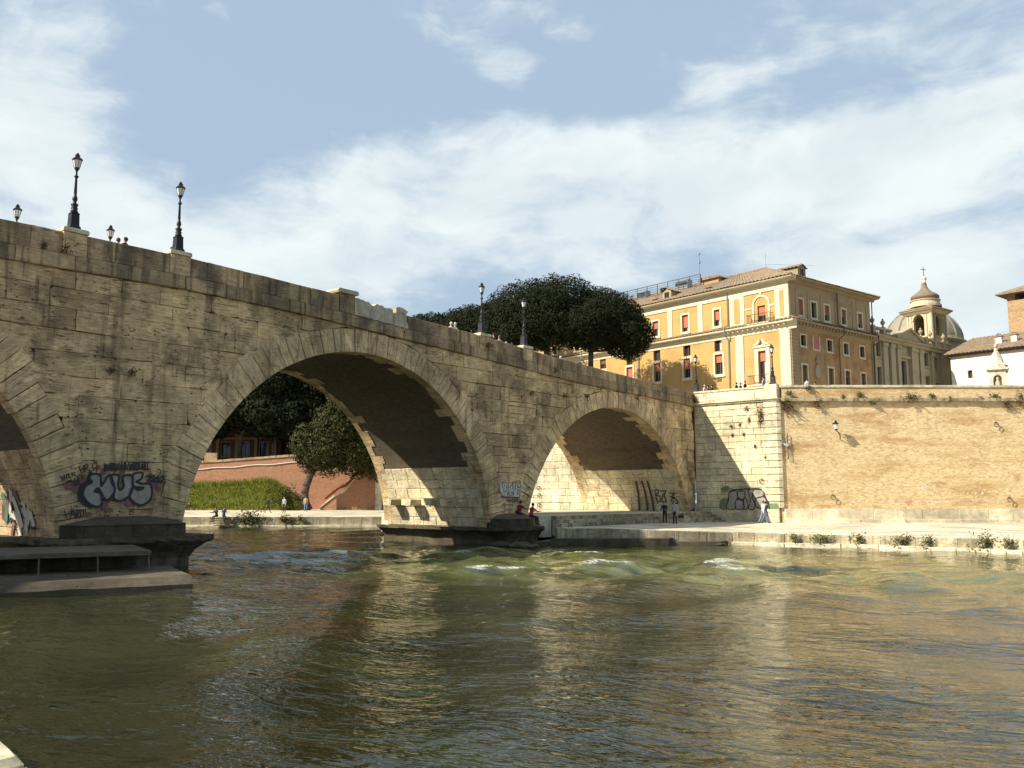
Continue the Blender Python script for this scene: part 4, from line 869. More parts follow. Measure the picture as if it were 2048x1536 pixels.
for a, b in ((16, 20.2), (26.2, 35)):
    n = int((b-a)/.36); m_ = MB(); m_.box(CF, a, b, 20.88, 21.08, -.35, .1); m_.box(CF, a, b, 21.62, 21.85, -.35, .12); m_.build('balustrade_rail', M['church'], chw)
    for i in range(n):
        u = a+(i+.5)*(b-a)/n; m_ = MB()
        if i % 6 == 0: m_.box(CF, u-.25, u+.25, 21.08, 22.0, -.34, .10); m_.build('balustrade_post', M['church'], chw)
        else: m_.lathe([(.05, 0), (.1, .15), (.05, .35), (.09, .54)], CF(u, 21.08, -.1), 6); m_.build('baluster', M['church'], chw)
for u in (16.2, 18.5, 27.4, 29.7, 33.2): m_ = MB(); m_.lathe([(.1, 0), (.16, .1), (.08, .3), (.26, .55), (.28, .75), (.1, .9), (.14, 1.0), (.02, 1.15)], CF(u, 21.86, -.1), 8); m_.build('roof_urn', M['church'], chw)
m_ = MB(); m_.add([CF(CHU, 20.4), CF(35.2, 20.4), CF(35.2, 20.6, -14), CF(CHU, 20.6, -14)], [(0, 1, 2, 3)]); m_.add([CF(35.2, 10.1), CF(35.2, 20.4), CF(35.2, 20.4, -14), CF(35.2, 10.1, -14)], [(0, 1, 2, 3)]); m_.build('nave_block', M['church'], chw)

# bell tower with onion cupola
bel = empty('bell_tower', (53.3, 112, 20), 'baroque bell tower with an onion cupola and cross above the church roof', 'bell tower')
bl = Vector((-.548, .835, 0)).normalized(); brr = Vector((.835, .548, 0)).normalized(); S = 3.35; bc = Vector((53.1, 110.3, 0))
F1 = Fr(bc, bl, -brr); F2 = Fr(bc, brr, -bl)
def arched_wall(fr, parent, name, mat):
    m_ = MB(); a0, a1, zb_, zs = .95, 2.4, 23.1, 25.2; r = (a1-a0)/2; c = (a0+a1)/2
    m_.add([fr(0, 20), fr(a0, 20), fr(a0, 26.2), fr(0, 26.2)], [(0, 1, 2, 3)]); m_.add([fr(a1, 20), fr(S, 20), fr(S, 26.2), fr(a1, 26.2)], [(0, 1, 2, 3)]); m_.add([fr(a0, 20), fr(a1, 20), fr(a1, zb_), fr(a0, zb_)], [(0, 1, 2, 3)])
    pt = [(c-r*math.cos(math.pi*i/12), zs+r*math.sin(math.pi*i/12)) for i in range(13)]
    for p, q in zip(pt, pt[1:]): m_.add([fr(*p), fr(*q), fr(q[0], 26.2), fr(p[0], 26.2)], [(0, 1, 2, 3)]); m_.add([fr(*p), fr(*q), fr(*q, -.45), fr(*p, -.45)], [(0, 1, 2, 3)])
    for u in (a0, a1): m_.add([fr(u, zb_), fr(u, zs), fr(u, zs, -.45), fr(u, zb_, -.45)], [(0, 1, 2, 3)])
    w = m_.build(name, M[mat], parent)
    m_ = MB(); po = [(c-(r+.2)*math.cos(math.pi*i/12), zs+(r+.2)*math.sin(math.pi*i/12)) for i in range(13)]
    for i in range(12): m_.prism(fr, [pt[i], po[i], po[i+1], pt[i+1]], .0, .08)
    m_.build('arch_moulding', M[mat], w)
arched_wall(F1, bel, 'lit_side', 'belfry'); arched_wall(F2, bel, 'shaded_side', 'church')  # sunlit side lighter, shaded side darker: sun and shade put into the colours
o3 = bc+bl*S+brr*S; m_ = MB()
for p, q in ((bc+bl*S, o3), (o3, bc+brr*S)): m_.add([p+Vector((0, 0, 20)), q+Vector((0, 0, 20)), q+Vector((0, 0, 26.2)), p+Vector((0, 0, 26.2))], [(0, 1, 2, 3)])
m_.build('rear_side', M['church'], bel)
ctr = bc+(bl+brr)*(S/2)
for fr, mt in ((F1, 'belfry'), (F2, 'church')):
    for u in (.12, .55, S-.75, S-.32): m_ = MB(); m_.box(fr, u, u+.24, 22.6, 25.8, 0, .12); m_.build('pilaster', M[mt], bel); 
m_ = MB(); m_.tube(bc+Vector((0, 0, 22.6))-(bl+brr)*.02, bc+Vector((0, 0, 25.9))-(bl+brr)*.02, .22, .19, 10); m_.build('corner_column', M['belfry'], bel)
def sq(k, z0, z1, k2=None):
    k2 = k if k2 is None else k2; P = lambda k: [tuple((ctr+bl*x*(S/2+k)+brr*y*(S/2+k)).xy) for x, y in ((-1, -1), (1, -1), (1, 1), (-1, 1))]
    m_ = MB(); m_.plan(P(k), z0, z1, P(k2)); return m_
sq(.12, 22.3, 22.55).build('sill_course', M['belfry'], bel); sq(.15, 25.95, 26.35, .55).build('tower_cornice', M['belfry'], bel); sq(.62, 26.36, 26.5).build('cornice_slab', M['church'], bel)
sq(.72, 26.51, 27.05, -.35).build('tile_skirt', M['tile'], bel)
m_ = MB(); m_.lathe([(1.95, 27.0), (1.95, 27.3), (1.8, 27.35), (1.72, 27.75), (1.85, 27.85), (1.85, 27.95), (.5, 28.0)], ctr, 24); m_.build('cupola_drum', M['belfry'], bel, smooth=False)
m_ = MB(); m_.lathe([(1.15, 27.95), (1.55, 28.08), (1.74, 28.3), (1.68, 28.52), (1.40, 28.76), (1.02, 28.98), (.72, 29.22), (.5, 29.5), (.37, 29.8), (.30, 30.05), (.34, 30.12), (.24, 30.3)], ctr, 28); cu = m_.build('onion_cupola', M['cupola'], bel, smooth=True)
m_ = MB(); m_.lathe([(.1, 30.25), (.26, 30.35), (.28, 30.5), (.2, 30.55), (.3, 30.72), (.34, 30.9), (.28, 31.08), (.08, 31.2)], ctr, 14); m_.build('finial_ball', M['marble'], cu, smooth=True)
m_ = MB(); m_.tube(ctr+Vector((0, 0, 31.1)), ctr+Vector((0, 0, 32.5)), .05, .04, 5); m_.tube(ctr+Vector((-.33, 0, 32.1)), ctr+Vector((.33, 0, 32.1)), .045, None, 5); m_.build('cross', M['iron'], cu)
tag(MB().lathe([(.06, 24.9), (.2, 24.8), (.3, 24.4), (.34, 24.0), (.52, 23.75)], ctr, 14).build('bell', M['bronze'], None, smooth=True), 'dark bronze bell hanging inside the bell tower arch', 'bell')

# dome behind the tower
dom = empty('dome', (57.3, 122, 20), 'pale ribbed grey dome on a round drum behind the bell tower', 'dome'); dc = Vector((57.3, 122, 0))
m_ = MB(); m_.lathe([(5.1*math.cos(a), 23.9+4.9*math.sin(a)) for a in [math.pi/2*i/12*.985 for i in range(13)]], dc, 40); m_.build('dome_shell', M['lead'], dom, smooth=True)
for k in range(12):
    a = 2*math.pi*k/12; m_ = MB(); m_.path([dc+Vector((5.15*math.cos(t)*math.cos(a), 5.15*math.cos(t)*math.sin(a), 23.9+4.95*math.sin(t))) for t in [math.pi/2*i/9*.97 for i in range(10)]], .13, 4); m_.build('dome_rib', M['lead'], dom)
m_ = MB(); m_.lathe([(5.2, 18), (5.2, 23.2), (5.55, 23.5), (5.65, 23.8), (5.3, 23.95), (5.2, 24.3), (4.9, 24.35)], dc, 40); m_.build('dome_drum', M['church'], dom)

# white house, brick tower
hs = empty('white_house', (53.2, 104, 10.2), 'plain white house with brown tiled roof at the right edge', 'house')
hx = Vector((.644, -.765, 0)); HF = Fr((52.6, 105, 0), hx, Vector((-.765, -.644, 0))); hb = Vector((.765, .644, 0))
def at_h(px, py): return on_plane(px, py, (52.6, 105), hx)
def win_h(x0, y0, x1, y1):
    a, d = at_h(x0, y0); b, c = at_h(x1, y1); return (a, b, c, d)
hw = [win_h(1935, 741, 1946, 756), win_h(2008, 730, 2017, 746), (10.5, 11.3, 16, 17.2), (14, 14.8, 16, 17.2)]
m_ = MB(); facade(m_, HF, 0, 26, 10.1, 19.79, hw); m_.build('white_wall', M['white'], hs)
m_ = MB(); p = HF(0, 0); q = p+hb*9; m_.add([p+Vector((0, 0, 10)), q+Vector((0, 0, 10)), q+Vector((0, 0, 19.6)), p+Vector((0, 0, 19.6))], [(0, 1, 2, 3)]); m_.build('gable_wall', M['white'], hs)
for o in hw: window(HF, o, hs, 'white', 0, fw=.07, sill=False)
m_ = MB(); m_.box(HF, -.1, 26, 19.25, 19.5, 0, .35); m_.build('eaves_board', M['brownwood'], hs)
m_ = MB(); tiled(m_, HF(-.7, 19.55, .75), HF(-.7, 22.6, -8), HF(26, 19.55, .75), HF(26, 22.6, -8)); hr = tag(m_.build('roof_tiles', M['tile'], hs), None, None, None, 'stuff')
for px, py in ((1980, 676), (2010, 664)):
    u, z = at_h(px, py); m_ = MB(); m_.box(HF, u-.3, u+.3, 19.5, 21.5, -3.0, -2.4); c = m_.build('chimney', M['white'], hr); m_ = MB(); m_.prism(HF, [(u-.45, 21.5), (u+.45, 21.5), (u, 21.9)], -3.15, -2.25); m_.build('chimney_cap', M['tile'], c)
tw = empty('brick_tower', (62, 106, 18), 'medieval brick tower with overhanging tiled roof behind the white house', 'tower')
TF = Fr((61.3, 107.5, 0), hx, Vector((-.765, -.644, 0)))
m_ = MB(); facade(m_, TF, 0, 7, 12, 27.55, [(.9, 5.2, 26.75, 27.5)], .5); m_.build('tower_wall', M['towerbrick'], tw)
m_ = MB(); m_.add([TF(0, 12), TF(0, 12, -7), TF(0, 27.5, -7), TF(0, 27.5)], [(0, 1, 2, 3)]); m_.add([TF(7, 12), TF(7, 12, -7), TF(7, 27.5, -7), TF(7, 27.5)], [(0, 1, 2, 3)]); m_.build('tower_side', M['towerbrick'], tw)
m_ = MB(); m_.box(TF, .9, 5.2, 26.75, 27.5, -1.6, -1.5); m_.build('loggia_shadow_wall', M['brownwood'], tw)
m_ = MB(); m_.add([TF(-1, 27.5, 1), TF(8, 27.5, 1), TF(8, 27.5, -8), TF(-1, 27.5, -8), TF(-1, 27.68, 1), TF(8, 27.68, 1), TF(8, 27.68, -8), TF(-1, 27.68, -8), TF(3.5, 29.6, -3.5)], [(0, 1, 2, 3), (0, 1, 5, 4), (1, 2, 6, 5), (2, 3, 7, 6), (3, 0, 4, 7), (4, 5, 8), (5, 6, 8), (6, 7, 8), (7, 4, 8)]); m_.build('tower_roof', M['tile'], tw)

# shrine monument in the piazza
sh = empty('shrine_monument', (46.5, 84, 10.2), 'white marble shrine with niche statue and small spire before the white house', 'monument')
SF = Fr((45.75, 84.2, 0), Vector((.86, -.51, 0)), Vector((-.51, -.86, 0)))
m_ = MB(); c, r, zs = .72, .36, 13.95; H = 1.45
m_.box(SF, -.12, H+.12, 10.2, 11.6, -1.3, .12); m_.build('pedestal', M['marble'], sh)
m_ = MB(); pt = [(c-r*math.cos(math.pi*i/10), zs+r*math.sin(math.pi*i/10)) for i in range(11)]
m_.box(SF, 0, c-r, 11.6, 14.8, -1.2, 0); m_.box(SF, c+r, H, 11.6, 14.8, -1.2, 0); m_.box(SF, c-r, c+r, 11.6, 12.4, -1.2, -.002); m_.box(SF, c-r, c+r, 12.4, 14.8, -1.2, -.5)
for p, q in zip(pt, pt[1:]): m_.prism(SF, [p, q, (q[0], 14.8), (p[0], 14.8)], -.5, -.003)
m_.build('niche_body', M['marble'], sh)
m_ = MB(); m_.prism(SF, [(-.2, 14.81), (H+.2, 14.81), (H+.28, 15.0), (-.28, 15.0)], -1.4, .25); m_.build('shrine_cornice', M['marble'], sh)
cc = SF(H/2, 0, -.6); m_ = MB(); m_.lathe([(.85, 15.0), (.8, 15.35), (.62, 15.5), (.56, 15.9), (.40, 16.3), (.24, 16.6), (.16, 16.7), (.2, 16.8), (.1, 17.0), (.16, 17.1), (.2, 17.22), (.1, 17.36), (.05, 17.5), (.04, 18.0)], cc, 8, .4); m_.build('spire', M['marble'], sh)
m_ = MB(); m_.lathe([(.22, 12.4), (.26, 12.8), (.2, 13.3), (.24, 13.6), (.12, 13.78), (.08, 13.82), (.13, 13.9), (.14, 14.05), (.05, 14.18)], SF(c, 0, -.25), 10); m_.build('statue', M['marble'], sh, smooth=True)

# ------------------------------------------------------------------ far bank seen through the middle arch
fw = empty('red_brick_wall', (-30, 112, 1.2), 'red brick embankment wall seen through the middle arch', 'wall'); FW = Fr((0, 112, 0), Vector((1, 0, 0)), Vector((0, -1, 0)))
wt_ = lambda x: itp(x, [(-90, 6.0), (-39, 6.95), (-27, 7.8), (-9, 8.1)])
m_ = MB(); m_.grid(lambda a, b: FW(-90+104*a, .8+(wt_(-90+104*a)-.8)*b), 50, 6); m_.build('brick_face', M['brick_red'], fw)
random.seed(14); u = -60
while u < 10:
    w_ = random.uniform(1.8, 2.6); block('coping_stone', [(u, wt_(u)), (u+w_, wt_(u+w_)), (u+w_, wt_(u+w_)+.28), (u, wt_(u)+.28)], lambda a, b, c: FW(a, b, c), M['trav_vous'], fw, depth=.5, proud=.12, gap=.006); u += w_
m_ = MB(); m_.path([FW(x, wt_(x)-.75+.06*math.sin(x*1.3), .08) for x in np.linspace(-55, -26, 30)], .045, 5); m_.build('white_pipe', M['white'], fw)
# stair ramp against the wall
st = empty('stair_ramp', (-20, 109, 1.2), 'red brick stair ramp with pale coping climbing the far bank', 'stairs'); SR = Fr((0, 109.2, 0), Vector((1, 0, 0)), Vector((0, -1, 0)))
def sp(px, py): return on_plane(px, py, (0, 109.2), (1, 0))
prof = [sp(640, 1016), sp(668, 994), sp(690, 984), sp(712, 955), sp(728, 952), sp(775, 905)]
m_ = MB(); m_.prism(SR, [(prof[0][0], 1.1)]+prof+[(prof[-1][0]+5, prof[-1][1]), (prof[-1][0]+5, 1.1)], -2.6, 0); m_.build('ramp_wall', M['brick_red'], st)
for p, q in zip(prof, prof[1:]):
    m_ = MB(); m_.prism(SR, [p, q, (q[0], q[1]+.22), (p[0], p[1]+.22)], -.35, .10); m_.build('coping', M['trav_pale'], st)
    m_ = MB(); m_.prism(SR, [(p[0], p[1]+.2), (q[0], q[1]+.2), (q[0], q[1]+1.15), (p[0], p[1]+1.15)], -2.6, -2.3); m_.build('rear_parapet', M['brick_red'], st)
    m_ = MB(); m_.prism(SR, [(p[0], p[1]+1.16), (q[0], q[1]+1.16), (q[0], q[1]+1.35), (p[0], p[1]+1.35)], -2.7, -2.2); m_.build('rear_coping', M['brick_red'], st)
pl = MB(); pl.box(Fr((0, 109.2, 0), Vector((1, 0, 0)), Vector((0, -1, 0))), prof[-1][0]-1.4, prof[-1][0]-.6, 1.0, 5.2, -.3, .18); pl.build('stone_pier', M['trav_pale'], st)
# buildings behind the far wall, shade put into their plaster colour
for (x0, x1, y, h, mat, lab) in ((-46, -31.5, 121, 13, 'brownwood', 'dim brown building with balcony columns behind the red wall, left of the pines'), (-34.5, -12, 123, 14, 'tanstain', 'dim ochre building behind the pines and the broad tree')):
    b_ = empty('far_building', ((x0+x1)/2, y, 7.3), lab, 'building', 'buildings behind the red wall'); fr = Fr((0, y, 0), Vector((1, 0, 0)), Vector((0, -1, 0)))
    op = [(x, x+1.1, z, z+1.9) for z in (8.2, 11.4, 14.6) for x in np.arange(x0+1.2, x1-1.6, 2.6)]
    m_ = MB(); facade(m_, fr, x0, x1, 7.2, 7.2+h, op); m_.build('wall', M['farwall'], b_)
    for o in op: window(fr, o, b_, 'church', 0, fw=.14, sill=False)
    for x in np.arange(x0+.5, x1, 2.6): m_ = MB(); m_.box(fr, x, x+.4, 7.3, 7.2+h, 0, .35); m_.build('pier', M['tan'], b_)
    for z in (10.5, 13.7): m_ = MB(); m_.box(fr, x0, x1, z, z+.22, 0, .7); m_.build('balcony_slab', M['tan'], b_)
    m_ = MB(); m_.add([fr(x0-.5, 7.2+h, .8), fr(x1+.5, 7.2+h, .8), fr(x1+.5, 9+h, -6), fr(x0-.5, 9+h, -6)], [(0, 1, 2, 3)]); m_.build('roof', M['tile'], b_)
for i, x in enumerate((-39.0, -36.4, -33.6, -30.6, -28.0)):
    tag(MB().tube((x, 113.2, 7.3), (x, 113.2, 9.4), .06, None, 6).build('iron_post', M['iron']), ORD[i].capitalize()+' iron fence post from the left behind the red wall', 'post', 'fence posts behind the red wall')
tag(MB().box(FW, -38.9, -37.3, 7.15, 8.25, -.5, -.2).build('crate', M['towerbrick']), 'ochre wooden board box standing on the red wall at its left end', 'box')

# ------------------------------------------------------------------ trees
def leaves(centers, radii, n, size, rs, shell=.55, flat=.5, under=True, bias=.45):
    """many small leaf faces through the volume of a crown made of lobes"""
    V = []; tot = sum(r[0]*r[1] for r in radii); C = np.array(centers); R = np.array(radii)
    out = []; outd = []
    for c, r in zip(C, R):
        k = int(n*r[0]*r[1]/tot); d = rs.normal(size=(k, 3)); d /= np.linalg.norm(d, axis=1)[:, None]
        if not under: d[:, 2] = np.where(d[:, 2] < -.25, -d[:, 2]*.6, d[:, 2])
        rad = shell+(1.06-shell)*rs.random(k)**.55; p = c+d*r*rad[:, None]
        clump = .5+.5*np.sin(p[:, 0]*1.9+np.sin(p[:, 1]*1.7)*1.3)*np.sin(p[:, 1]*2.1+p[:, 2]*1.3)*np.sin(p[:, 2]*2.6+p[:, 0]*.7)
        p = p+d*(clump-.5)[:, None]*.9*min(1.0, float(r[2])/3); keep = rs.random(k) < .35+.9*clump; out.append(p[keep]); dd = (d/r)[keep]; outd.append(dd/np.linalg.norm(dd, axis=1)[:, None])
    P = np.concatenate(out); k = len(P); s = size*(.6+.9*rs.random(k)); ow = np.concatenate(outd); q = rs.normal(size=(k, 3))*bias+ow; q /= np.linalg.norm(q, axis=1)[:, None]
    u = rs.normal(size=(k, 3)); u -= (u*q).sum(1)[:, None]*q; u /= np.linalg.norm(u, axis=1)[:, None]; w = np.cross(q, u)*flat
    V = np.stack([P-u*s[:, None], P+w*s[:, None], P+u*s[:, None], P-w*s[:, None]], 1).reshape(-1, 3)
    F = np.arange(4*k).reshape(k, 4); return V, F
def leaf_mesh(name, V, F, mat, parent):
    c = V.mean(0); me = bpy.data.meshes.new(name); me.vertices.add(len(V)); me.vertices.foreach_set('co', (V-c).ravel()); me.loops.add(F.size); me.loops.foreach_set('vertex_index', F.ravel())
    me.polygons.add(len(F)); me.polygons.foreach_set('loop_start', np.arange(0, F.size, 4)); me.update(calc_edges=True); me.materials.append(mat)
    return finish(bpy.data.objects.new(name, me), parent, Vector(c))
def limb(mb, a, b, r0, r1, bend, rs, n=6):
    a = Vector(a); b = Vector(b); o = Vector(rs.normal(size=3))*bend; pts = [a*(1-t)+b*t+o*math.sin(math.pi*t) for t in [i/n for i in range(n+1)]]
    mb.path(pts, [r0+(r1-r0)*i/n for i in range(n+1)], 8); return pts
def tree(name, base, fork, lobes, n, size, label, mat, tr, seed, group, shell=.55, under=True, flat=.5, cat='tree'):
    rs = np.random.default_rng(seed); e = empty(name, base, label, cat, group)
    m_ = MB(); limb(m_, base, fork, tr, tr*.75, .35, rs); m_.build('trunk', M['bark'], e, smooth=True)
    m_ = MB()
    for c, r in lobes:
        for k in range(4):
            tgt = Vector(c)+Vector((rs.normal()*r[0]*.4, rs.normal()*r[1]*.4, -r[2]*.1+rs.normal()*r[2]*.2)); limb(m_, fork, tgt, tr*.42, tr*.10, .5, rs, 5)
    m_.build('limb', M['bark'], e, smooth=True)
    V, F = leaves([c for c, r in lobes], [r for c, r in lobes], n, size, rs, shell, flat, under); tag(leaf_mesh('crown', V, F, M[mat], e), None, None, None, 'stuff'); return e
G1 = 'umbrella pines behind the bridge'
tree('umbrella_pine', (5.0, 95, 10.2), (3.6, 95, 19.2), [((2.0, 95, 22.4), (5.0, 5.0, 3.5)), ((5.2, 95, 23.3), (5.0, 5.0, 3.2)), ((-.8, 96, 20.8), (3.4, 4, 2.9)), ((3.5, 93, 20.9), (5.2, 3.5, 2.6)), ((0.4, 93.5, 19.6), (2.6, 3, 2.0))], 105000, .115, 'tall dark umbrella pine with domed crown behind the right half of the bridge', 'needle', .42, 1, G1)
tree('umbrella_pine', (7.9, 93, 10.2), (8.4, 93, 18.2), [((9.6, 93.5, 21.6), (4.2, 4.0, 3.1)), ((12.3, 93.5, 19.9), (2.7, 3.5, 2.5)), ((8.0, 92.5, 20.8), (3.6, 3.2, 2.6))], 75000, .115, 'dark umbrella pine reaching over the yellow facade of the palazzo', 'needle', .36, 2, G1)
tree('umbrella_pine', (-3.6, 110, 10.2), (-3.6, 110, 21.0), [((-4.6, 110, 23.6), (5.0, 4.5, 2.9)), ((-1.0, 110, 24.6), (4.0, 4, 2.7))], 45000, .14, 'far umbrella pine between the parapet and the big domed pine', 'needle', .36, 3, G1)
tree('umbrella_pine', (-10.5, 114, 10.2), (-10.5, 114, 21.5), [((-10.6, 114, 24.2), (4.4, 4.0, 2.1)), ((-13.8, 115, 23.8), (3.0, 3, 1.7))], 32000, .14, 'leftmost low pine crown showing just above the bridge parapet', 'needle', .34, 4, G1)
G2 = 'pines behind the red wall'
tree('pine_tree', (-35.5, 116, 7.3), (-34.8, 116, 12.8), [((-36.5, 116, 15.5), (6.2, 4, 4.4)), ((-31, 115, 13.6), (4.4, 4, 3.4)), ((-42, 113, 15), (5, 4, 4))], 34000, .22, 'dark pine behind the red wall at the left side of the middle arch', 'needle', .34, 5, G2)
tree('pine_tree', (-29.0, 115.5, 7.3), (-28.2, 115.5, 12.6), [((-28.0, 115.5, 13.6), (4.8, 4, 3.6)), ((-25.0, 116, 17.5), (5.5, 4, 4.6)), ((-31, 114.5, 18), (5, 4, 4))], 34000, .22, 'dark leaning pine behind the red wall under the middle of the arch', 'needle', .36, 6, G2)
tree('pine_tree', (-20.0, 117, 7.3), (-20.0, 117, 13.2), [((-20.5, 117, 17.0), (5.5, 4, 5.4)), ((-16.0, 117, 13.5), (4.5, 4, 5.0)), ((-23, 116, 12.5), (3, 3, 2.5))], 34000, .22, 'dark pine behind the stair ramp deep under the arch', 'needle', .36, 7, G2)
tree('pine_tree', (-45.0, 115.5, 7.3), (-44.6, 115.5, 12.0), [((-44, 115.5, 14.5), (5.5, 4, 4.5)), ((-40, 116, 12.8), (3.6, 3, 2.6))], 30000, .25, 'leftmost dark pine, added to shade the buildings behind the red wall, mostly hidden by the arch', 'needle', .36, 9, G2)  # extra tree added to keep sun off the far buildings
tree('broadleaf_tree', (-24.5, 107.6, 1.2), (-24.1, 107.6, 6.0), [((-16.8, 108.6, 9.0), (3.0, 2.5, 4.2)), ((-18, 109, 12.5), (2.6, 2.4, 3)), ((-22.6, 107.4, 8.2), (3.6, 3.0, 3.0)), ((-21.0, 107.6, 11.2), (3.3, 3.0, 3.2)), ((-20.2, 107.6, 14.0), (2.4, 2.2, 2.4)), ((-24.8, 107.2, 9.0), (2.1, 2.0, 2.6)), ((-18.8, 107.6, 8.0), (2.6, 2.4, 3.0))], 42000, .14, 'glossy broad leaved tree on the far quay in front of the stair ramp', 'broad', .55, 8, None, .35, True, .6)

# grass slope on the far quay
def gs(x, f): return 1.15+(3.4+.35*math.sin(x*.35))*f**.8*itp(x, [(-60, .85), (-40, 1.0), (-34, .88), (-30.5, .95), (-28.6, .7), (-26.0, .08), (-20, 0)])
m_ = MB(); m_.grid(lambda a, b: (-60+34*a, 107.6+4.3*b, gs(-60+34*a, b)+.12*mnoise.noise((a*30, b*6, 2))), 60, 10); tag(m_.build('grass_bank', M['grass'], None, smooth=True), 'grassy bank below the red brick wall', None, None, 'structure')
rs = np.random.default_rng(3); k = 30000; gx_ = rs.uniform(-45, -26.4, k); gf = rs.uniform(0, 1, k); P = np.stack([gx_, 107.6+4.3*gf, [gs(a, b) for a, b in zip(gx_, gf)]], 1)
hh = rs.uniform(.10, .34, k)*(1+1.3*(gf > .85)); ang = rs.uniform(0, math.pi, k); lean = rs.normal(0, .12, (k, 2)); wv = np.stack([np.cos(ang)*.03, np.sin(ang)*.03, 0*ang], 1); tipv = np.stack([lean[:, 0], lean[:, 1], hh], 1)
V = np.stack([P-wv, P+wv, P+tipv+wv*.2, P+tipv-wv*.2], 1).reshape(-1, 3); tag(leaf_mesh('grass_blades', V, np.arange(4*k).reshape(k, 4), M['grass'], None), 'tufty green grass growing on the far bank', 'grass', None, 'stuff')

# ------------------------------------------------------------------ street lamps
def lamp(name, loc, label, group, rotz=TH, h=3.15):
    e = empty(name, loc, label, 'street lamp', group); L = Vector(loc); k = h/3.15
    Z = lambda z: L.z+z*k; q = lambda r, z: (r*k, z*k)
    m_ = MB(); m_.lathe([q(.30, 0), q(.30, .10), q(.235, .18), q(.215, .62), q(.235, .66), q(.14, .74)], L, 4, rotz+math.pi/4); m_.build('lamp_base', M['iron'], e)
    m_ = MB(); m_.lathe([q(.12, .72), q(.15, .77), q(.10, .82), q(.14, .88), q(.10, .94), q(.13, 1.0), q(.14, 1.06), q(.07, 1.10), q(.06, 1.16), q(.10, 1.24), q(.085, 1.36), q(.055, 1.42), q(.06, 1.5), q(.042, 2.12), q(.075, 2.17), q(.09, 2.21), q(.045, 2.25), q(.03, 2.36)], L, 12); m_.build('lamp_post', M['iron'], e, smooth=True)
    m_ = MB(); m_.lathe([q(.03, 2.34), q(.045, 2.42), q(.085, 2.50), q(.105, 2.52), q(.105, 2.56), q(.06, 2.57)], L, 8); m_.build('lantern_cup', M['iron'], e)
    m_ = MB(); m_.lathe([q(.10, 2.565), q(.165, 2.86)], L, 6, .3); g = m_.build('lantern_glass', M['lampglass'], e)
    m_ = MB()
    for i in range(6):
        a = 2*math.pi*i/6+.3; m_.tube(L+Vector((.103*k*math.cos(a), .103*k*math.sin(a), 2.56*k)), L+Vector((.170*k*math.cos(a), .170*k*math.sin(a), 2.87*k)), .011*k, None, 4)
    m_.build('lantern_frame', M['iron'], g)
    m_ = MB(); m_.lathe([q(.19, 2.86), q(.205, 2.885), q(.20, 2.92), q(.13, 2.98), q(.09, 3.0), q(.085, 3.05), q(.11, 3.07), q(.06, 3.10), q(.05, 3.15), q(.015, 3.18)], L, 6, .3); m_.build('lantern_roof', M['iron'], e)
    return e
GL = 'iron street lamps on the bridge'
labs = ['black street lamp on the near parapet, tallest and furthest left in view', 'black street lamp on the near parapet above the left flank of the middle arch', 'black street lamp on the near parapet right of the marble slab', 'black street lamp on the near parapet in front of the domed pine']
for x, lb in zip(LAMPS, labs): lamp('street_lamp', BF(x, top(x)+.195, -.24), lb, GL)
FB = lambda px, py: on_plane(px, py, BF(0, 0, -TB+.2), D3)
for (px, py), lb in zip(((36, 408), (222, 450)), ('lantern of the lamp on the far parapet, peeping up at the left edge', 'lantern of the lamp on the far parapet between the two tall left lamps')):
    s_, z_ = FB(px, py); lamp('street_lamp', BF(s_, z_-3.18, -TB+.2), lb, GL)
lamp('street_lamp', WW(.1, 11.31, -.3), 'black street lamp at the bridge end beside the wing wall coping', GL); lamp('street_lamp', WW(6.75, 11.40, -.2), 'black street lamp on the corner post of the wing wall', GL)

# wall lantern on the embankment and other fixings
def wall_lantern(u, z, label):
    e = empty('wall_lantern', RW(u, z, 0), label, 'wall lamp'); c = RW(u, z, .55)
    m_ = MB(); m_.path([RW(u+.5, z-1.0, -.08), RW(u+.42, z-.75, .22), RW(u+.2, z-.5, .45), RW(u, z-.33, .55)], .035, 6); m_.path([RW(u+.5, z-.5, -.08), RW(u+.3, z-.55, .3), RW(u+.2, z-.5, .45)], .025, 5); m_.build('bracket', M['iron'], e)
    m_ = MB(); m_.lathe([(.05, -.36), (.12, -.28), (.12, -.24)], c, 8); m_.build('lantern_cup', M['iron'], e)
    m_ = MB(); m_.lathe([(.12, -.235), (.19, .12)], c, 6); m_.build('lantern_glass', M['lampglass'], e)
    m_ = MB(); m_.lathe([(.26, .12), (.28, .15), (.1, .27), (.06, .38), (.02, .42)], c, 6); m_.build('lantern_roof', M['iron'], e)
wall_lantern(4.35, 8.15, 'iron wall lantern on a bracket, throwing its shadow on the brick wall')
e = empty('hanging_bundle', RW(.9, 6.9, 0), 'tattered white cloth and dark branches caught on the brick wall beside the quoins', 'cloth')
rs = np.random.default_rng(12)
m_ = MB(); m_.grid(lambda a, b: RW(.3+.5*a+.08*math.sin(b*7), 7.15-.5*b*(.4+.6*a)-.3*a, .06+.06*math.sin(a*6+b*4)), 8, 6); m_.build('white_cloth', M['cloth_grey'], e, smooth=True)
m_ = MB()
for i in range(14): a = RW(.75+rs.normal()*.06, 7.3-.13*i, 0); m_.tube(a, a+Vector((rs.normal()*.22, -.22-.1*rs.random(), rs.normal()*.25)), .02, .008, 4)
m_.tube(RW(.78, 7.6, .05), RW(.82, 5.7, .08), .035, .02, 5); m_.build('branches', M['bark'], e)
def torus(mb, c, e1, e2, R, r, n=14):
    pts = [Vector(c)+Vector(e1)*R*math.cos(2*math.pi*i/n)+Vector(e2)*R*math.sin(2*math.pi*i/n) for i in range(n+1)]; mb.path(pts, r, 5)
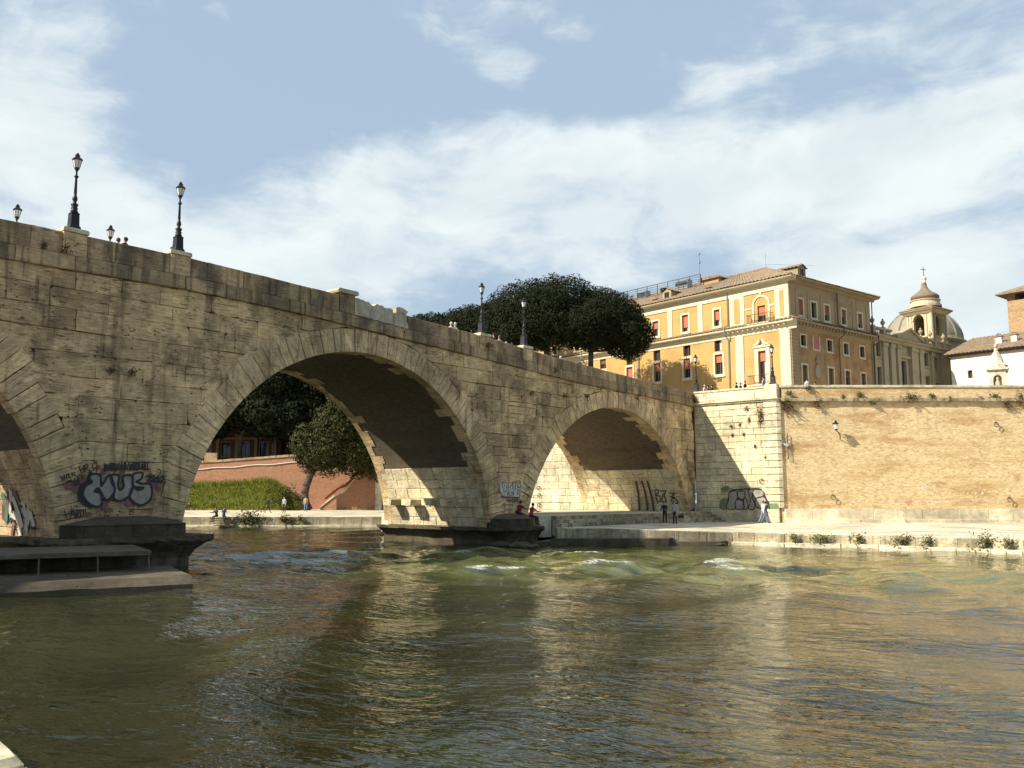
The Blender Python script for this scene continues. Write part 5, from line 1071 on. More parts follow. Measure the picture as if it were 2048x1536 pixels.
def ring(fr, u, z, label):
    e = empty('mooring_ring', fr(u, z, 0), label, 'mooring ring', 'iron mooring rings'); m_ = MB(); torus(m_, fr(u, z-.17, .12), fr.a, Vector((0, 0, 1)), .17, .028); m_.build('ring', M['rust'], e)
    m_ = MB(); m_.tube(fr(u, z, -.1), fr(u, z, .14), .05, None, 6); m_.build('eye_bolt', M['rust'], e)
def rwp(px, py): return on_plane(px, py, Q3, (1, 0))
for (px, py), lb in zip(((1665, 990), (2018, 995), (1991, 845)), ('rusty mooring ring low on the brick wall, left of the white paint marks', 'rusty mooring ring low on the brick wall near the right edge', 'rusty iron fixing high on the brick wall near the right edge')): u, z = rwp(px, py); ring(RW, u, z, lb)
u, z = on_plane(1524, 958, E3, N3); ring(WW, u, z, 'rusty mooring ring on the pale wing wall above the silver graffiti')
for i, (px, py) in enumerate(((1079, 973), (1080, 987), (1080, 1006))): u, z = on_plane(px, py, BW.O, -N3); ring(BW, u, z, ORD[i]+' mooring ring from the top on the sunlit wall inside the right arch')
# white paint scraps on the brick wall
for (px, py), lb in zip(((1845, 978), (1960, 985)), ('flaking white paint scraps on the brick wall, left group', 'flaking white paint scraps on the brick wall, right group')):
    m_ = MB(); u, z = rwp(px, py)
    for k in range(16):
        a = u+rs.normal()*.42; b = z+rs.normal()*.16; w_ = rs.uniform(.03, .12); m_.add([RW(a, b, -.088), RW(a+w_, b+rs.normal()*.02, -.088), RW(a+w_*1.2, b+w_*.5, -.088), RW(a+rs.normal()*.03, b+w_*.6, -.088)], [(0, 1, 2, 3)])
    tag(m_.build('paint_scraps', M['white'], emb), None, None, None, 'stuff')

# ------------------------------------------------------------------ graffiti: flat paint laid on the stones
def ribbon(mb, pts, w, mp, lift):
    n = len(pts)
    for i in range(n-1):
        a = pts[i]; b = pts[i+1]; dx = b[0]-a[0]; dy = b[1]-a[1]; L = math.hypot(dx, dy) or 1; px, py = -dy/L*w/2, dx/L*w/2; ex, ey = dx/L*w*.35, dy/L*w*.35
        mb.add([mp(a[0]-ex+px, a[1]-ey+py, lift+.0004*i), mp(b[0]+ex+px, b[1]+ey+py, lift+.0004*i), mp(b[0]+ex-px, b[1]+ey-py, lift+.0004*i), mp(a[0]-ex-px, a[1]-ey-py, lift+.0004*i)], [(0, 1, 2, 3)])
def smooth_path(pts, closed=False, k=5):
    out = []; n = len(pts)
    for i in range(n if closed else n-1):
        p0 = pts[(i-1) % n] if closed or i > 0 else pts[i]; p1 = pts[i]; p2 = pts[(i+1) % n]; p3 = pts[(i+2) % n] if closed or i+2 < n else p2
        for j in range(k):
            t = j/k; out.append(tuple(.5*((2*p1[c])+(-p0[c]+p2[c])*t+(2*p0[c]-5*p1[c]+4*p2[c]-p3[c])*t*t+(-p0[c]+3*p1[c]-3*p2[c]+p3[c])*t**3) for c in (0, 1)))
    out.append(out[0] if closed else pts[-1]); return out
def fill(mb, pts, mp, lift):
    mb.add([mp(x, y, lift) for x, y in pts[:-1]], [tuple(range(len(pts)-1))])
def disc(mb, x, y, r, mp, lift, n=10): mb.add([mp(x+r*math.cos(2*math.pi*i/n), y+r*math.sin(2*math.pi*i/n), lift) for i in range(n)], [tuple(range(n))])
FACEMP = lambda u, v, w: BF(u, v, w)
G = lambda x, y: face_px(80+x/6.4, 880+y/6.4)       # positions read off the enlarged pier graffiti
gn = empty('pier_graffiti', BF(-2.5, 2.6, .07), 'silver bubble letters NUS outlined in black with wine drips on the left pier', 'graffiti')
fills = [[(650, 440), (760, 450), (775, 590), (880, 440), (945, 620), (905, 720), (830, 770), (740, 620), (690, 660), (760, 680), (775, 820), (690, 850), (590, 790), (535, 690), (570, 590), (650, 540), (620, 490)],
         [(900, 450), (1000, 460), (985, 560), (1010, 640), (1060, 590), (1050, 470), (1165, 460), (1170, 620), (1130, 710), (1060, 760), (1000, 780), (930, 740), (945, 620), (905, 540)],
         [(1190, 430), (1300, 420), (1280, 500), (1220, 530), (1300, 560), (1390, 560), (1420, 640), (1400, 760), (1300, 830), (1210, 810), (1135, 730), (1175, 600), (1240, 640), (1310, 610), (1180, 590), (1175, 480)]]
drips = [(350, 597, 32), (735, 350, 28), (800, 415, 32), (1040, 430, 36), (460, 590, 70), (530, 540, 60), (500, 470, 30), (820, 840, 40), (885, 893, 26), (1130, 800, 50), (1153, 898, 20), (1392, 880, 18), (615, 950, 30), (1445, 545, 62), (1508, 615, 28), (1540, 800, 18), (1405, 445, 22), (1245, 870, 9), (840, 905, 14)]
m_ = MB(); 
for i, (x, y, r) in enumerate(drips): u, v = G(x, y); disc(m_, u, v, r*.0036, FACEMP, .060+.0003*i)
tag(m_.build('wine_blots', M['sprayred'], gn), None, None, None, 'stuff')
for i, f in enumerate(fills):
    pts = smooth_path([G(*p) for p in f], True, 3); m_ = MB(); fill(m_, pts, FACEMP, .070+.002*i); l = m_.build('letter', M['spraysil'], gn)
    m_ = MB(); ribbon(m_, pts, .085, FACEMP, .080+.001*i); m_.build('outline', M['sprayblk'], l)
m_ = MB(); ribbon(m_, smooth_path([G(*p) for p in ((640, 430), (600, 540), (520, 600), (500, 700), (540, 790), (640, 850))]), .17, FACEMP, .0655); m_.build('letter_shadow', M['sprayblk'], gn)
strokes = [[(300, 905), (330, 995)], [(385, 885), (380, 985)], [(300, 960), (385, 930)], [(370, 1000), (410, 890), (440, 990)], [(385, 950), (430, 945)], [(445, 990), (450, 890), (485, 900), (480, 935), (450, 945), (490, 985)], [(505, 980), (500, 890), (540, 900), (545, 945), (508, 980)], [(565, 880), (568, 940)], [(568, 958), (570, 968)], [(380, 855), (390, 865)],
           [(480, 335), (520, 420)], [(540, 330), (550, 410)], [(500, 385), (545, 365)], [(560, 405), (555, 325), (600, 315), (595, 350), (565, 365), (630, 400)], [(710, 290), (660, 310), (650, 345), (680, 365), (720, 350)], [(660, 260), (700, 290)], [(605, 425), (680, 375)],
           [(245, 465), (290, 515)], [(290, 450), (300, 500)], [(262, 490), (300, 470)], [(325, 495), (320, 440), (355, 435), (350, 465), (370, 485)], [(430, 415), (390, 430), (400, 455), (435, 445)], [(330, 530), (385, 510), (360, 550)], [(430, 490), (415, 560), (450, 580), (470, 480), (490, 570)], [(520, 460), (540, 500)]]
m_ = MB()
for i, s_ in enumerate(strokes): ribbon(m_, [G(*p) for p in s_], .045, FACEMP, .090+.0008*i)
tag(m_.build('marker_tags', M['sprayblk'], gn), None, None, None, 'stuff')
m_ = MB(); random.seed(6)
for k in range(34): x = 810+k*16.5; ribbon(m_, [G(x+random.uniform(-8, 8), 395-k*.5+random.uniform(-20, 10)), G(x+random.uniform(-4, 22), 300-k*.4+random.uniform(-12, 25))], .05, FACEMP, .072+.0006*k)
ribbon(m_, [G(*p) for p in ((780, 370), (1400, 375))], .04, FACEMP, .07); tag(m_.build('scribbled_tag', M['sprayblk'], gn), None, None, None, 'stuff')
m_ = MB(); ribbon(m_, smooth_path([G(*p) for p in ((1340, 470), (1400, 455), (1380, 500), (1450, 450), (1440, 505), (1500, 460), (1490, 505), (1560, 460), (1570, 500), (1500, 530), (1350, 520))]), .06, FACEMP, .085); ribbon(m_, smooth_path([G(*p) for p in ((1490, 370), (1530, 390), (1520, 440))]), .04, FACEMP, .085); m_.build('scrawl', M['sprayblk'], gn)

G = lambda x, y: face_px(960+x/10.24, 920+y/10.24)
gp = empty('panel_graffiti', BF(21.6, 3, .07), 'small white and black block lettering on the second pier above the seated people', 'graffiti')
m_ = MB(); fill(m_, [G(*p) for p in ((400, 460), (740, 460), (830, 500), (800, 760), (470, 750), (400, 640), (400, 460))], FACEMP, .062); m_.build('panel_fill', M['spraypale'], gp)
m_ = MB()
for i, s_ in enumerate([[(410, 465), (540, 470), (535, 560), (550, 750)], [(440, 480), (440, 570), (475, 575), (475, 750)], [(570, 465), (560, 700)], [(570, 465), (650, 470), (655, 600)], [(660, 470), (660, 690)], [(660, 470), (740, 465), (735, 500)], [(700, 490), (700, 640)], [(750, 500), (750, 690)], [(750, 560), (800, 560)], [(750, 620), (800, 620)], [(810, 480), (790, 760)], [(420, 750), (800, 765)], [(590, 650), (570, 700), (600, 740), (640, 700), (620, 655)], [(640, 650), (680, 680), (650, 740)], [(760, 440), (790, 420), (820, 440), (790, 480), (760, 460)], [(890, 460), (940, 520), (940, 600), (900, 670)], [(960, 560), (1000, 550), (990, 600), (960, 620)], [(870, 760), (920, 690), (990, 700), (1000, 750), (950, 780)], [(940, 720), (945, 830)], [(370, 540), (355, 600), (375, 640)]]): ribbon(m_, [G(*p) for p in s_], .035, FACEMP, .068+.0007*i)
m2_ = [[(530, 800), (535, 850)], [(560, 800), (560, 850)], [(530, 830), (560, 825)], [(575, 850), (590, 800), (605, 850)], [(640, 800), (620, 860)], [(670, 815), (700, 800), (705, 825), (670, 855), (710, 855)], [(730, 805), (720, 850), (745, 850), (745, 810), (730, 805)], [(760, 845), (775, 800)], [(475, 860), (490, 1060)], [(415, 925), (660, 915)]]
for i, s_ in enumerate(m2_): ribbon(m_, [G(*p) for p in s_], .03, FACEMP, .066+.0007*i)
for x, y in ((480, 520), (520, 555), (510, 640), (610, 520), (590, 560), (700, 540), (700, 590), (760, 545), (810, 520), (760, 690)): u, v = G(x, y); disc(m_, u, v, .045, FACEMP, .085)
tag(m_.build('black_lines', M['sprayblk'], gp), None, None, None, 'stuff')

WWMP = lambda u, v, w: WW(u, v, w)
G = lambda x, y: on_plane(1300+x/7.314, 930+y/7.314, E3, N3)
gw = empty('wing_graffiti', WW(4.5, 2.3, .08), 'grey bubble graffiti with green edge low on the wing wall', 'graffiti')
m_ = MB()
for f in ([(1030, 530), (1090, 480), (1170, 500), (1140, 640), (1030, 640)], [(1745, 570), (1870, 570), (1880, 635), (1740, 640)], [(1050, 340), (1150, 310), (1160, 370), (1060, 380)]): fill(m_, smooth_path([G(*p) for p in f], True, 3), WWMP, .078)
tag(m_.build('green_patches', M['spraygrn'], gw), None, None, None, 'stuff')
for i, f in enumerate([[(1170, 400), (1270, 380), (1290, 470), (1250, 560), (1260, 640), (1130, 635), (1160, 500)], [(1290, 400), (1380, 380), (1390, 480), (1330, 500), (1290, 460)], [(1270, 510), (1350, 520), (1390, 600), (1370, 640), (1260, 640)], [(1390, 470), (1440, 560), (1420, 640), (1370, 630)], [(1440, 370), (1510, 370), (1500, 480), (1540, 560), (1530, 640), (1450, 640), (1480, 500)], [(1520, 370), (1640, 370), (1670, 440), (1600, 480), (1530, 470)], [(1560, 490), (1680, 470), (1730, 620), (1640, 640), (1560, 600)]]):
    pts = smooth_path([G(*p) for p in f], True, 3); m_ = MB(); fill(m_, pts, WWMP, .082+.002*i); l = m_.build('letter', M['spraysil'], gw); m_ = MB(); ribbon(m_, pts, .06, WWMP, .0965+.001*i); m_.build('outline', M['sprayblk'], l)
m_ = MB(); ribbon(m_, smooth_path([G(*p) for p in ((1150, 520), (1180, 380), (1300, 360), (1450, 350), (1610, 350), (1680, 450), (1740, 560), (1750, 640))]), .09, WWMP, .08); m_.build('letter_shadow', M['sprayblk'], gw)
RC = ARCH['R']; ABMP = lambda u, v, w: BF(RC[0]+(RC[2]-.03-w)*math.cos(math.asin((v-RC[1])/RC[2])), v, u)
ga = empty('arch_graffiti', BF(43.6, 2.8, -2), 'dark outlined graffiti letters on the abutment inside the right arch', 'graffiti')
def ab(x, y):
    px, py = 1300+x/7.314, 930+y/7.314; r = ray(px, py); s_ = 43.6
    for _ in range(6):
        P0 = BF(s_, 0, 0); t = D3.dot(P0)/D3.dot(r); q = r*t; v = q.z+CAMZ; s_ = RC[0]+math.sqrt(max(1, RC[2]**2-(v-RC[1])**2))
    return ((Vector((q.x, q.y, 0))-A3).dot(N3), v)
for i, s_ in enumerate([[(115, 370), (150, 360), (165, 400), (130, 440), (185, 460), (190, 530), (150, 520), (115, 370)], [(190, 385), (260, 380), (240, 440), (270, 520), (240, 550), (215, 520), (225, 420)], [(300, 410), (370, 420), (340, 470), (380, 480), (330, 520), (400, 560)], [(310, 450), (400, 500), (420, 560), (360, 560)]]): m_ = MB(); ribbon(m_, smooth_path([ab(*p) for p in s_]), .075, ABMP, .01+.002*i); m_.build('letter_outline', M['sprayblk'], ga)
for x0, x1 in ((10, 110), (-60, 30), (-140, -80)): m_ = MB(); ribbon(m_, [ab(x0, 240), ab((x0+x1)/2+10, 430), ab(x1, 660)], .16, ABMP, .004); m_.build('rust_streak', M['rust'], ga)
# colourful graffiti on the first pier, inside the left arch
LC = ARCH['L']; LMP = lambda u, v, w: BF(LC[0]+(LC[2]-.03-w)*math.cos(math.asin((v-LC[1])/LC[2])), v, u)
gl = empty('colour_graffiti', BF(-4.8, 2.2, -4), 'colourful pale and teal graffiti inside the left arch at the frame edge', 'graffiti')
def lb_(x, y):
    px, py = x/8.53, 930+y/8.53; r = ray(px, py); s_ = -4.9
    for _ in range(6):
        P0 = BF(s_, 0, 0); t = D3.dot(P0)/D3.dot(r); q = r*t; v = q.z+CAMZ; s_ = LC[0]+math.sqrt(max(1, LC[2]**2-(v-LC[1])**2))
    return ((Vector((q.x, q.y, 0))-A3).dot(N3), v)
for mt, w_, paths in (('spraypale', .35, [[(150, 470), (150, 800), (280, 900), (320, 1150)], [(210, 600), (300, 850), (350, 1020)], [(480, 800), (430, 1080)], [(520, 860), (560, 1000)], [(390, 700), (420, 860)]]), ('sprayteal', .4, [[(20, 540), (70, 700), (60, 920)]]), ('sprayred', .22, [[(110, 460), (100, 700)], [(240, 470), (290, 600)], [(20, 700), (20, 900)], [(200, 1040), (180, 1180)]]), ('sprayblk', .12, [[(180, 640), (180, 800)], [(130, 960), (170, 920), (240, 1000), (280, 1170)], [(300, 700), (370, 705)], [(370, 830), (400, 900)], [(470, 1060), (580, 1080)]])):
    m_ = MB()
    for i, p in enumerate(paths): ribbon(m_, smooth_path([lb_(*q) for q in p]), w_, LMP, .004+.004*len(gl.children)+.003*i)
    tag(m_.build('paint_strokes', M[mt], gl), None, None, None, 'stuff')

# ------------------------------------------------------------------ shrubs and weeds
def shrub(loc, r, n, mat, label, seed, group, size=.07, name='shrub', hang=0.0, stems=6):
    rs = np.random.default_rng(seed); e = empty(name, loc, label, 'shrub' if name == 'shrub' else 'weeds', group); L = np.array(loc)
    d = rs.normal(size=(n, 3)); d /= np.linalg.norm(d, axis=1)[:, None]; P = L+d*np.array(r)*(rs.random(n)**.45)[:, None]*(1+.35*np.sin(d[:, 0]*7+d[:, 2]*5+seed))[:, None]; P[:, 2] -= hang*rs.random(n)*r[2]
    q = rs.normal(size=(n, 3)); q /= np.linalg.norm(q, axis=1)[:, None]; u = np.cross(q, rs.normal(size=(n, 3))); u /= np.linalg.norm(u, axis=1)[:, None]; w = np.cross(q, u)*.45; s_ = size*(.5+rs.random(n))
    V = np.stack([P-u*s_[:, None], P+w*s_[:, None], P+u*s_[:, None], P-w*s_[:, None]], 1).reshape(-1, 3); tag(leaf_mesh('foliage', V, np.arange(4*n).reshape(n, 4), M[mat], e), None, None, None, 'stuff')
    m_ = MB()
    for k in range(stems): t_ = Vector(L+rs.normal(size=3)*np.array(r)*.6); m_.tube(L, t_, .015, .006, 4)
    m_.build('stems', M['bark'], e)
GC = 'shrubs rooted in the embankment cornice'
cs = [((1575, 812), (.75, .3, .75), 420, 'weed', 'largest dry shrub on the brick wall next to the quoins'), ((1635, 806), (.3, .2, .5), 150, 'weed', 'narrow dry shrub hanging below the cornice, second from the quoins'), ((1580, 786), (.3, .2, .22), 90, 'weedg', 'green tuft on the cornice above the largest dry shrub'), ((1617, 776), (.32, .15, .22), 110, 'weed', 'dry tuft on the brick parapet near the quoins'),
      ((1685, 794), (.2, .15, .2), 70, 'weedg', 'small tuft on the cornice above the wall lantern'), ((1720, 791), (.35, .2, .28), 120, 'weedg', 'green tuft on the cornice right of the wall lantern'), ((1745, 806), (.35, .2, .2), 90, 'weedg', 'flat tuft just under the cornice left of the big brown shrub'), ((1820, 796), (.7, .3, .42), 330, 'weed', 'big brown shrub in the middle of the embankment cornice'),
      ((1862, 792), (.3, .2, .2), 80, 'weedg', 'green tuft right of the big brown middle shrub'), ((1898, 798), (.18, .15, .25), 60, 'weed', 'slim dry tuft under the cornice before the right group'), ((1960, 796), (.15, .15, .15), 50, 'weedg', 'tiny green tuft on the cornice near the right end'), ((1988, 794), (.4, .2, .3), 160, 'weedg', 'bushy green tuft near the right end of the cornice'), ((2015, 810), (.4, .2, .35), 150, 'weed', 'dry shrub hanging below the cornice near the right end'), ((2040, 800), (.5, .3, .7), 320, 'weed', 'large dark shrub at the right edge on the cornice')]
for i, (p, r, n, mt, lb) in enumerate(cs): u, z = rwp(*p); shrub(tuple(RW(u, z, .1)), r, n, mt, lb, 100+i, GC)
GB = 'weeds growing in the bridge face'
for i, ((px, py), r, n, lb) in enumerate((((128, 498), (.35, .12, .35), 130, 'dry weed on the bridge parapet left of the first tall lamp'), ((85, 492), (.2, .1, .2), 60, 'small dry weed on the bridge parapet near the left edge'), ((262, 745), (.16, .1, .22), 60, 'weed tuft in a joint of the left pier above the graffiti'), ((222, 742), (.2, .1, .14), 60, 'flat weed tuft in a joint of the left pier, left of its neighbour'), ((970, 692), (.6, .12, .25), 150, 'weed strip on the cornice right of the middle arch'), ((1105, 740), (.4, .1, .25), 90, 'weed on the bridge cornice before the right arch'), ((1062, 787), (.3, .1, .2), 80, 'green tuft in the bridge face left of the right arch'), ((1128, 792), (.25, .1, .2), 60, 'dark tuft in the bridge face above the right arch'), ((1172, 793), (.25, .1, .25), 70, 'dark tuft close above the right arch ring'))):
    s_, z_ = face_px(px, py); shrub(tuple(BF(s_, z_, .1)), r, n, 'weed' if i != 6 else 'weedg', lb, 200+i, GB, .055)
s_, z_ = face_px(1384, 800); shrub(tuple(BF(s_, z_, .2)), (.35, .35, .55), 200, 'weed', 'dark bush in the corner where the bridge meets the wing wall', 230, None, .06)
GW = 'weeds growing in the wing wall'
for i, (p, r, n, lb) in enumerate((((1522, 830), (.45, .2, .9), 420, 'large hanging dry shrub on the wing wall beside the quoins'), ((1494, 818), (.25, .15, .2), 80, 'small weed high on the wing wall left of the hanging shrub'), ((1498, 840), (.15, .1, .3), 60, 'upright weed on the sunlit wing wall'), ((1463, 852), (.14, .1, .16), 40, 'weed tuft near the shadow edge, upper left on the wing wall'), ((1480, 849), (.14, .1, .14), 40, 'weed tuft in the upper middle of the wing wall'), ((1465, 870), (.12, .1, .14), 40, 'weed tuft on the shadow edge of the wing wall'), ((1488, 868), (.12, .1, .14), 40, 'weed tuft in the middle of the sunlit wing wall'), ((1510, 892), (.12, .1, .14), 40, 'weed tuft lower on the sunlit wing wall'), ((1532, 915), (.14, .1, .12), 40, 'lowest weed tuft beside the quoins'))):
    u, z = on_plane(*p, E3, N3); shrub(tuple(WW(u, z, .08)), r, n, 'weed', lb, 240+i, GW, .055)
GQ = 'bushes along the island quay edge'
def qedge(px): 
    for (a, b) in zip(QE, QE[1:]):
        r = ray(px, 1085); k = r.x/r.y; den = (b[0]-a[0])-k*(b[1]-a[1])
        t = (k*a[1]-a[0])/den
        if 0 <= t <= 1: return Vector(a).lerp(Vector(b), t)
for i, (px, r, n, mt, lb) in enumerate(((1585, (.4, .3, .3), 140, 'weedg', 'low bush on the quay edge, leftmost'), (1640, (.9, .3, .3), 260, 'weedg', 'spreading low bush on the quay edge below the wall lantern'), (1715, (.7, .3, .45), 260, 'weedg', 'leafy bush on the quay edge left of the middle'), (1800, (.8, .3, .4), 280, 'weedg', 'wide bush on the quay edge in the middle'), (1850, (.4, .3, .4), 140, 'weedg', 'bush on the quay edge right of the wide one'), (1965, (.8, .35, .75), 420, 'weedg', 'tall loose bush on the quay edge near the right'), (2015, (.5, .3, .4), 200, 'weedg', 'low bush on the quay edge at the right edge'))):
    p = qedge(px); shrub((p.x, p.y-.3, .42), r, n, mt, lb, 300+i, GQ, .06, stems=14)
GF = 'bushes on the far quay edge'
for i, (px, r, n, lb) in enumerate(((497, (1.3, .5, .95), 900, 'big green bush hanging over the far quay edge'), (570, (.6, .3, .4), 250, 'smaller bush on the far quay edge right of the big one'), (600, (.3, .3, .35), 120, 'tiny bush on the far quay edge near the standing people'), (780, (.7, .3, .5), 260, 'reddish bush on the far quay edge beside the second pier'))):
    r_ = ray(px, 1040); shrub((r_.x/r_.y*83.7, 83.7, .7), r, n, 'weedg' if i < 3 else 'weed', lb, 320+i, GF, .10, stems=10)
shrub((-27.0, 107.0, 2.3), (1.5, 1.2, 1.6), 1200, 'broad', 'dark leafy bush at the end of the grass bank beside the broad tree', 340, None, .12)

# rocks in the shallows by the second pier
for i, (px, py, s_) in enumerate(((1000, 1090, .55), (1042, 1092, .5), (1095, 1089, .6), (1125, 1090, .5), (1068, 1094, .3), (1400, 1089, .25), (1440, 1090, .25))):
    r_ = ray(px, py); t_ = -CAMZ/r_.z; p = Vector((r_.x*t_, r_.y*t_, 0)); bm = bmesh.new(); bmesh.ops.create_icosphere(bm, subdivisions=2, radius=1)
    for v in bm.verts: v.co *= 1+.35*mnoise.noise(v.co*1.7+Vector((i*5, 0, 0))); v.co = Vector((v.co.x*s_*1.3, v.co.y*s_*.8, v.co.z*s_*.45))
    me = bpy.data.meshes.new('river_rock'); bm.to_mesh(me); bm.free(); me.materials.append(M['ledge']); o = bpy.data.objects.new('river_rock', me); finish(o, None, p+Vector((0, 0, .03)))
    tag(o, ORD[i].capitalize()+' rock from the left in the shallows between the second pier and the quay', 'rock', 'rocks in the shallows')

# ------------------------------------------------------------------ people
def person(name_label, loc, rotz, pose, shirt, pants, hair, group, h=1.72, shoe='shoe', skirt=None, armpose=0.0, seat=None):
    """one continuous body grown over a skeleton, facing +Y before rotation"""
    e = empty('person', loc, name_label, 'person', group); k = h/1.75
    J = {}; R = {}
    hipz = .93
    def lower(side, th, kn, foot):
        sx = .095*side
        hip = Vector((sx, 0, 0)); knee = hip+Vector((.01*side, math.sin(th)*.44, -math.cos(th)*.44)); ank = knee+Vector((0, math.sin(th-kn)*.43, -math.cos(th-kn)*.43)); toe = ank+Vector((.02*side, math.cos(foot)*.17, -.045+math.sin(foot)*.1))
        return hip, knee, ank, toe
    lean = 0.0
    if pose == 'walk': legs = {1: (.42, .12), -1: (-.28, .28)}; lean = .06
    elif pose == 'sit': legs = {1: (1.32, 1.15), -1: (1.42, 1.35)}; lean = .22
    elif pose == 'lie': legs = {1: (1.5, .2), -1: (1.5, .55)}; lean = -.85
    elif pose == 'lean': legs = {1: (.02, .05), -1: (-.05, .02)}; lean = .30
    else: legs = {1: (.03, .04), -1: (-.03, .05)}; lean = 0.0
    up_ = lambda d, s_=0.0, f=0.0: Vector((s_, math.sin(lean)*d+math.cos(lean)*f, math.cos(lean)*d-math.sin(lean)*f))
    pts = [('pelvis', Vector((0, 0, 0)), .135), ('waist', up_(.16), .115), ('chest', up_(.34), .145), ('upper', up_(.47), .12), ('neck', up_(.57, 0, .01), .05), ('chin', up_(.635, 0, .025), .062), ('head', up_(.71, 0, .02), .088), ('crown', up_(.79, 0, .0), .06)]
    edges = [('pelvis', 'waist'), ('waist', 'chest'), ('chest', 'upper'), ('upper', 'neck'), ('neck', 'chin'), ('chin', 'head'), ('head', 'crown')]
    for sd_, nm in ((1, 'r'), (-1, 'l')):
        th, kn = legs[sd_]; hip, knee, ank, toe = lower(sd_, th, kn, 0)
        pts += [(nm+'hip', hip+Vector((0, 0, -.03)), .10), (nm+'knee', knee, .062), (nm+'ank', ank, .042), (nm+'toe', toe, .034)]; edges += [('pelvis', nm+'hip'), (nm+'hip', nm+'knee'), (nm+'knee', nm+'ank'), (nm+'ank', nm+'toe')]
        if pose == 'walk': a1, a2 = (-.35*sd_, .25)
        elif pose in ('sit', 'lean'): a1, a2 = (.75, .75)
        elif pose == 'lie': a1, a2 = (-.5, .3)
        else: a1, a2 = (.05+armpose, .15+armpose*1.6)
        sh_ = up_(.46, .185*sd_); el_ = sh_+Vector((.05*sd_, math.sin(lean*.6+a1)*.28, -math.cos(lean*.6+a1)*.28)); wr = el_+Vector((-.02*sd_, math.sin(lean*.6+a1+a2)*.25, -math.cos(lean*.6+a1+a2)*.25)); dr_ = (wr-el_).normalized()
        pts += [(nm+'sh', sh_, .066), (nm+'el', el_, .045), (nm+'wr', wr, .03), (nm+'palm', wr+dr_*.07, .036)]; edges += [('upper', nm+'sh'), (nm+'sh', nm+'el'), (nm+'el', nm+'wr'), (nm+'wr', nm+'palm')]
        sx = Vector((1, 0, 0)); fw_ = Vector((0, 1, 0))
        for q_, (o_, l_) in enumerate(((-.027, .065), (-.009, .08), (.009, .085), (.027, .07))):
            b_ = wr+dr_*.095+fw_*o_; pts += [(nm+'f%d' % q_, b_+dr_*l_*.5, .009), (nm+'g%d' % q_, b_+dr_*l_-sx*sd_*.015, .007)]; edges += [(nm+'palm', nm+'f%d' % q_), (nm+'f%d' % q_, nm+'g%d' % q_)]
        pts += [(nm+'t', wr+dr_*.06+fw_*.05, .010)]; edges += [(nm+'wr', nm+'t')]
    idx = {p[0]: i for i, p in enumerate(pts)}; me = bpy.data.meshes.new('skeleton'); me.from_pydata([tuple(p[1]*k) for p in pts], [(idx[a], idx[b]) for a, b in edges], [])
    ob = bpy.data.objects.new('skeleton', me); COL.objects.link(ob); md = ob.modifiers.new('skin', 'SKIN')
    for i, p in enumerate(pts):
        sv = me.skin_vertices[0].data[i]; rx = p[2]*k; sv.radius = (rx*(1.25 if p[0] in ('chest', 'upper', 'pelvis', 'waist') else 1), rx*(.82 if p[0] in ('chest', 'upper', 'pelvis', 'waist') else 1)); sv.use_root = p[0] == 'pelvis'
    ob.modifiers.new('sub', 'SUBSURF').levels = 1; ob.modifiers['sub'].render_levels = 1
    dg = bpy.context.evaluated_depsgraph_get(); ev = ob.evaluated_get(dg); bm_me = bpy.data.meshes.new_from_object(ev); V = [v.co.copy() for v in bm_me.vertices]; F = [tuple(p.vertices) for p in bm_me.polygons]
    bpy.data.objects.remove(ob); bpy.data.meshes.remove(bm_me)
    segs = [(pts[idx[a]][1]*k, pts[idx[b]][1]*k, a, b) for a, b in edges]
    def region(c):
        best = None
        for a, b, na, nb in segs:
            d = b-a; t = max(0, min(1, (c-a).dot(d)/max(d.dot(d), 1e-9))); q_ = (c-a-d*t).length
            if best is None or q_ < best[0]: best = (q_, na, nb, t)
        _, na, nb, t = best
        if nb in ('neck', 'chin', 'head', 'crown'): return 0
        if nb[1:] in ('palm', 't') or nb[1] in 'fg' and nb[2:].isdigit() or na[1:] == 'palm': return 0
        if nb[1:] == 'toe': return 3
        if nb[1:] in ('hip', 'knee', 'ank'): return 2
        return 1
    fm = [region(sum((V[i] for i in f), Vector())/len(f)) for f in F]
    zmin = min(v.z for v in V) if pose not in ('sit',) else -.12*k
    rot = Matrix.Rotation(rotz, 3, 'Z'); Lc = Vector(loc); off = Vector((0, 0, -zmin))
    W = [Lc+rot @ (v+off) for v in V]; body = mk('body', W, F, None, e, True, tuple(loc), [M['skin'], M[shirt], M[pants], M[shoe]], fm)
    hc = pts[idx['head']][1]*k+Vector((0, -.012, .022)); bm = bmesh.new(); bmesh.ops.create_icosphere(bm, subdivisions=2, radius=1); keep = []
    for v in bm.verts: v.co = Vector((v.co.x*.094, v.co.y*.105, v.co.z*.108))*k*(1+.06*mnoise.noise(v.co*3))
    bmesh.ops.delete(bm, geom=[v for v in bm.verts if v.co.y > .045*k and v.co.z < .045*k], context='VERTS')
    HV = [Lc+rot @ (v.co+hc+off) for v in bm.verts]; bm.verts.index_update(); HF_ = [tuple(v.index for v in f.verts) for f in bm.faces]; bm.free(); mk('hair', HV, HF_, M[hair], e, True)
    # face: nose, eyes, ears
    fc = pts[idx['head']][1]*k; m_ = MB()
    m_.lathe([(.014*k, -.02*k), (.010*k, .0), (.004*k, .03*k)], Vector((0, 0, 0)), 5); NV = [Lc+rot @ (Vector(v)+fc+Vector((0, .088*k, -.01))+off) for v in m_.V]; mk('nose', NV, m_.F, M['skin'], e)
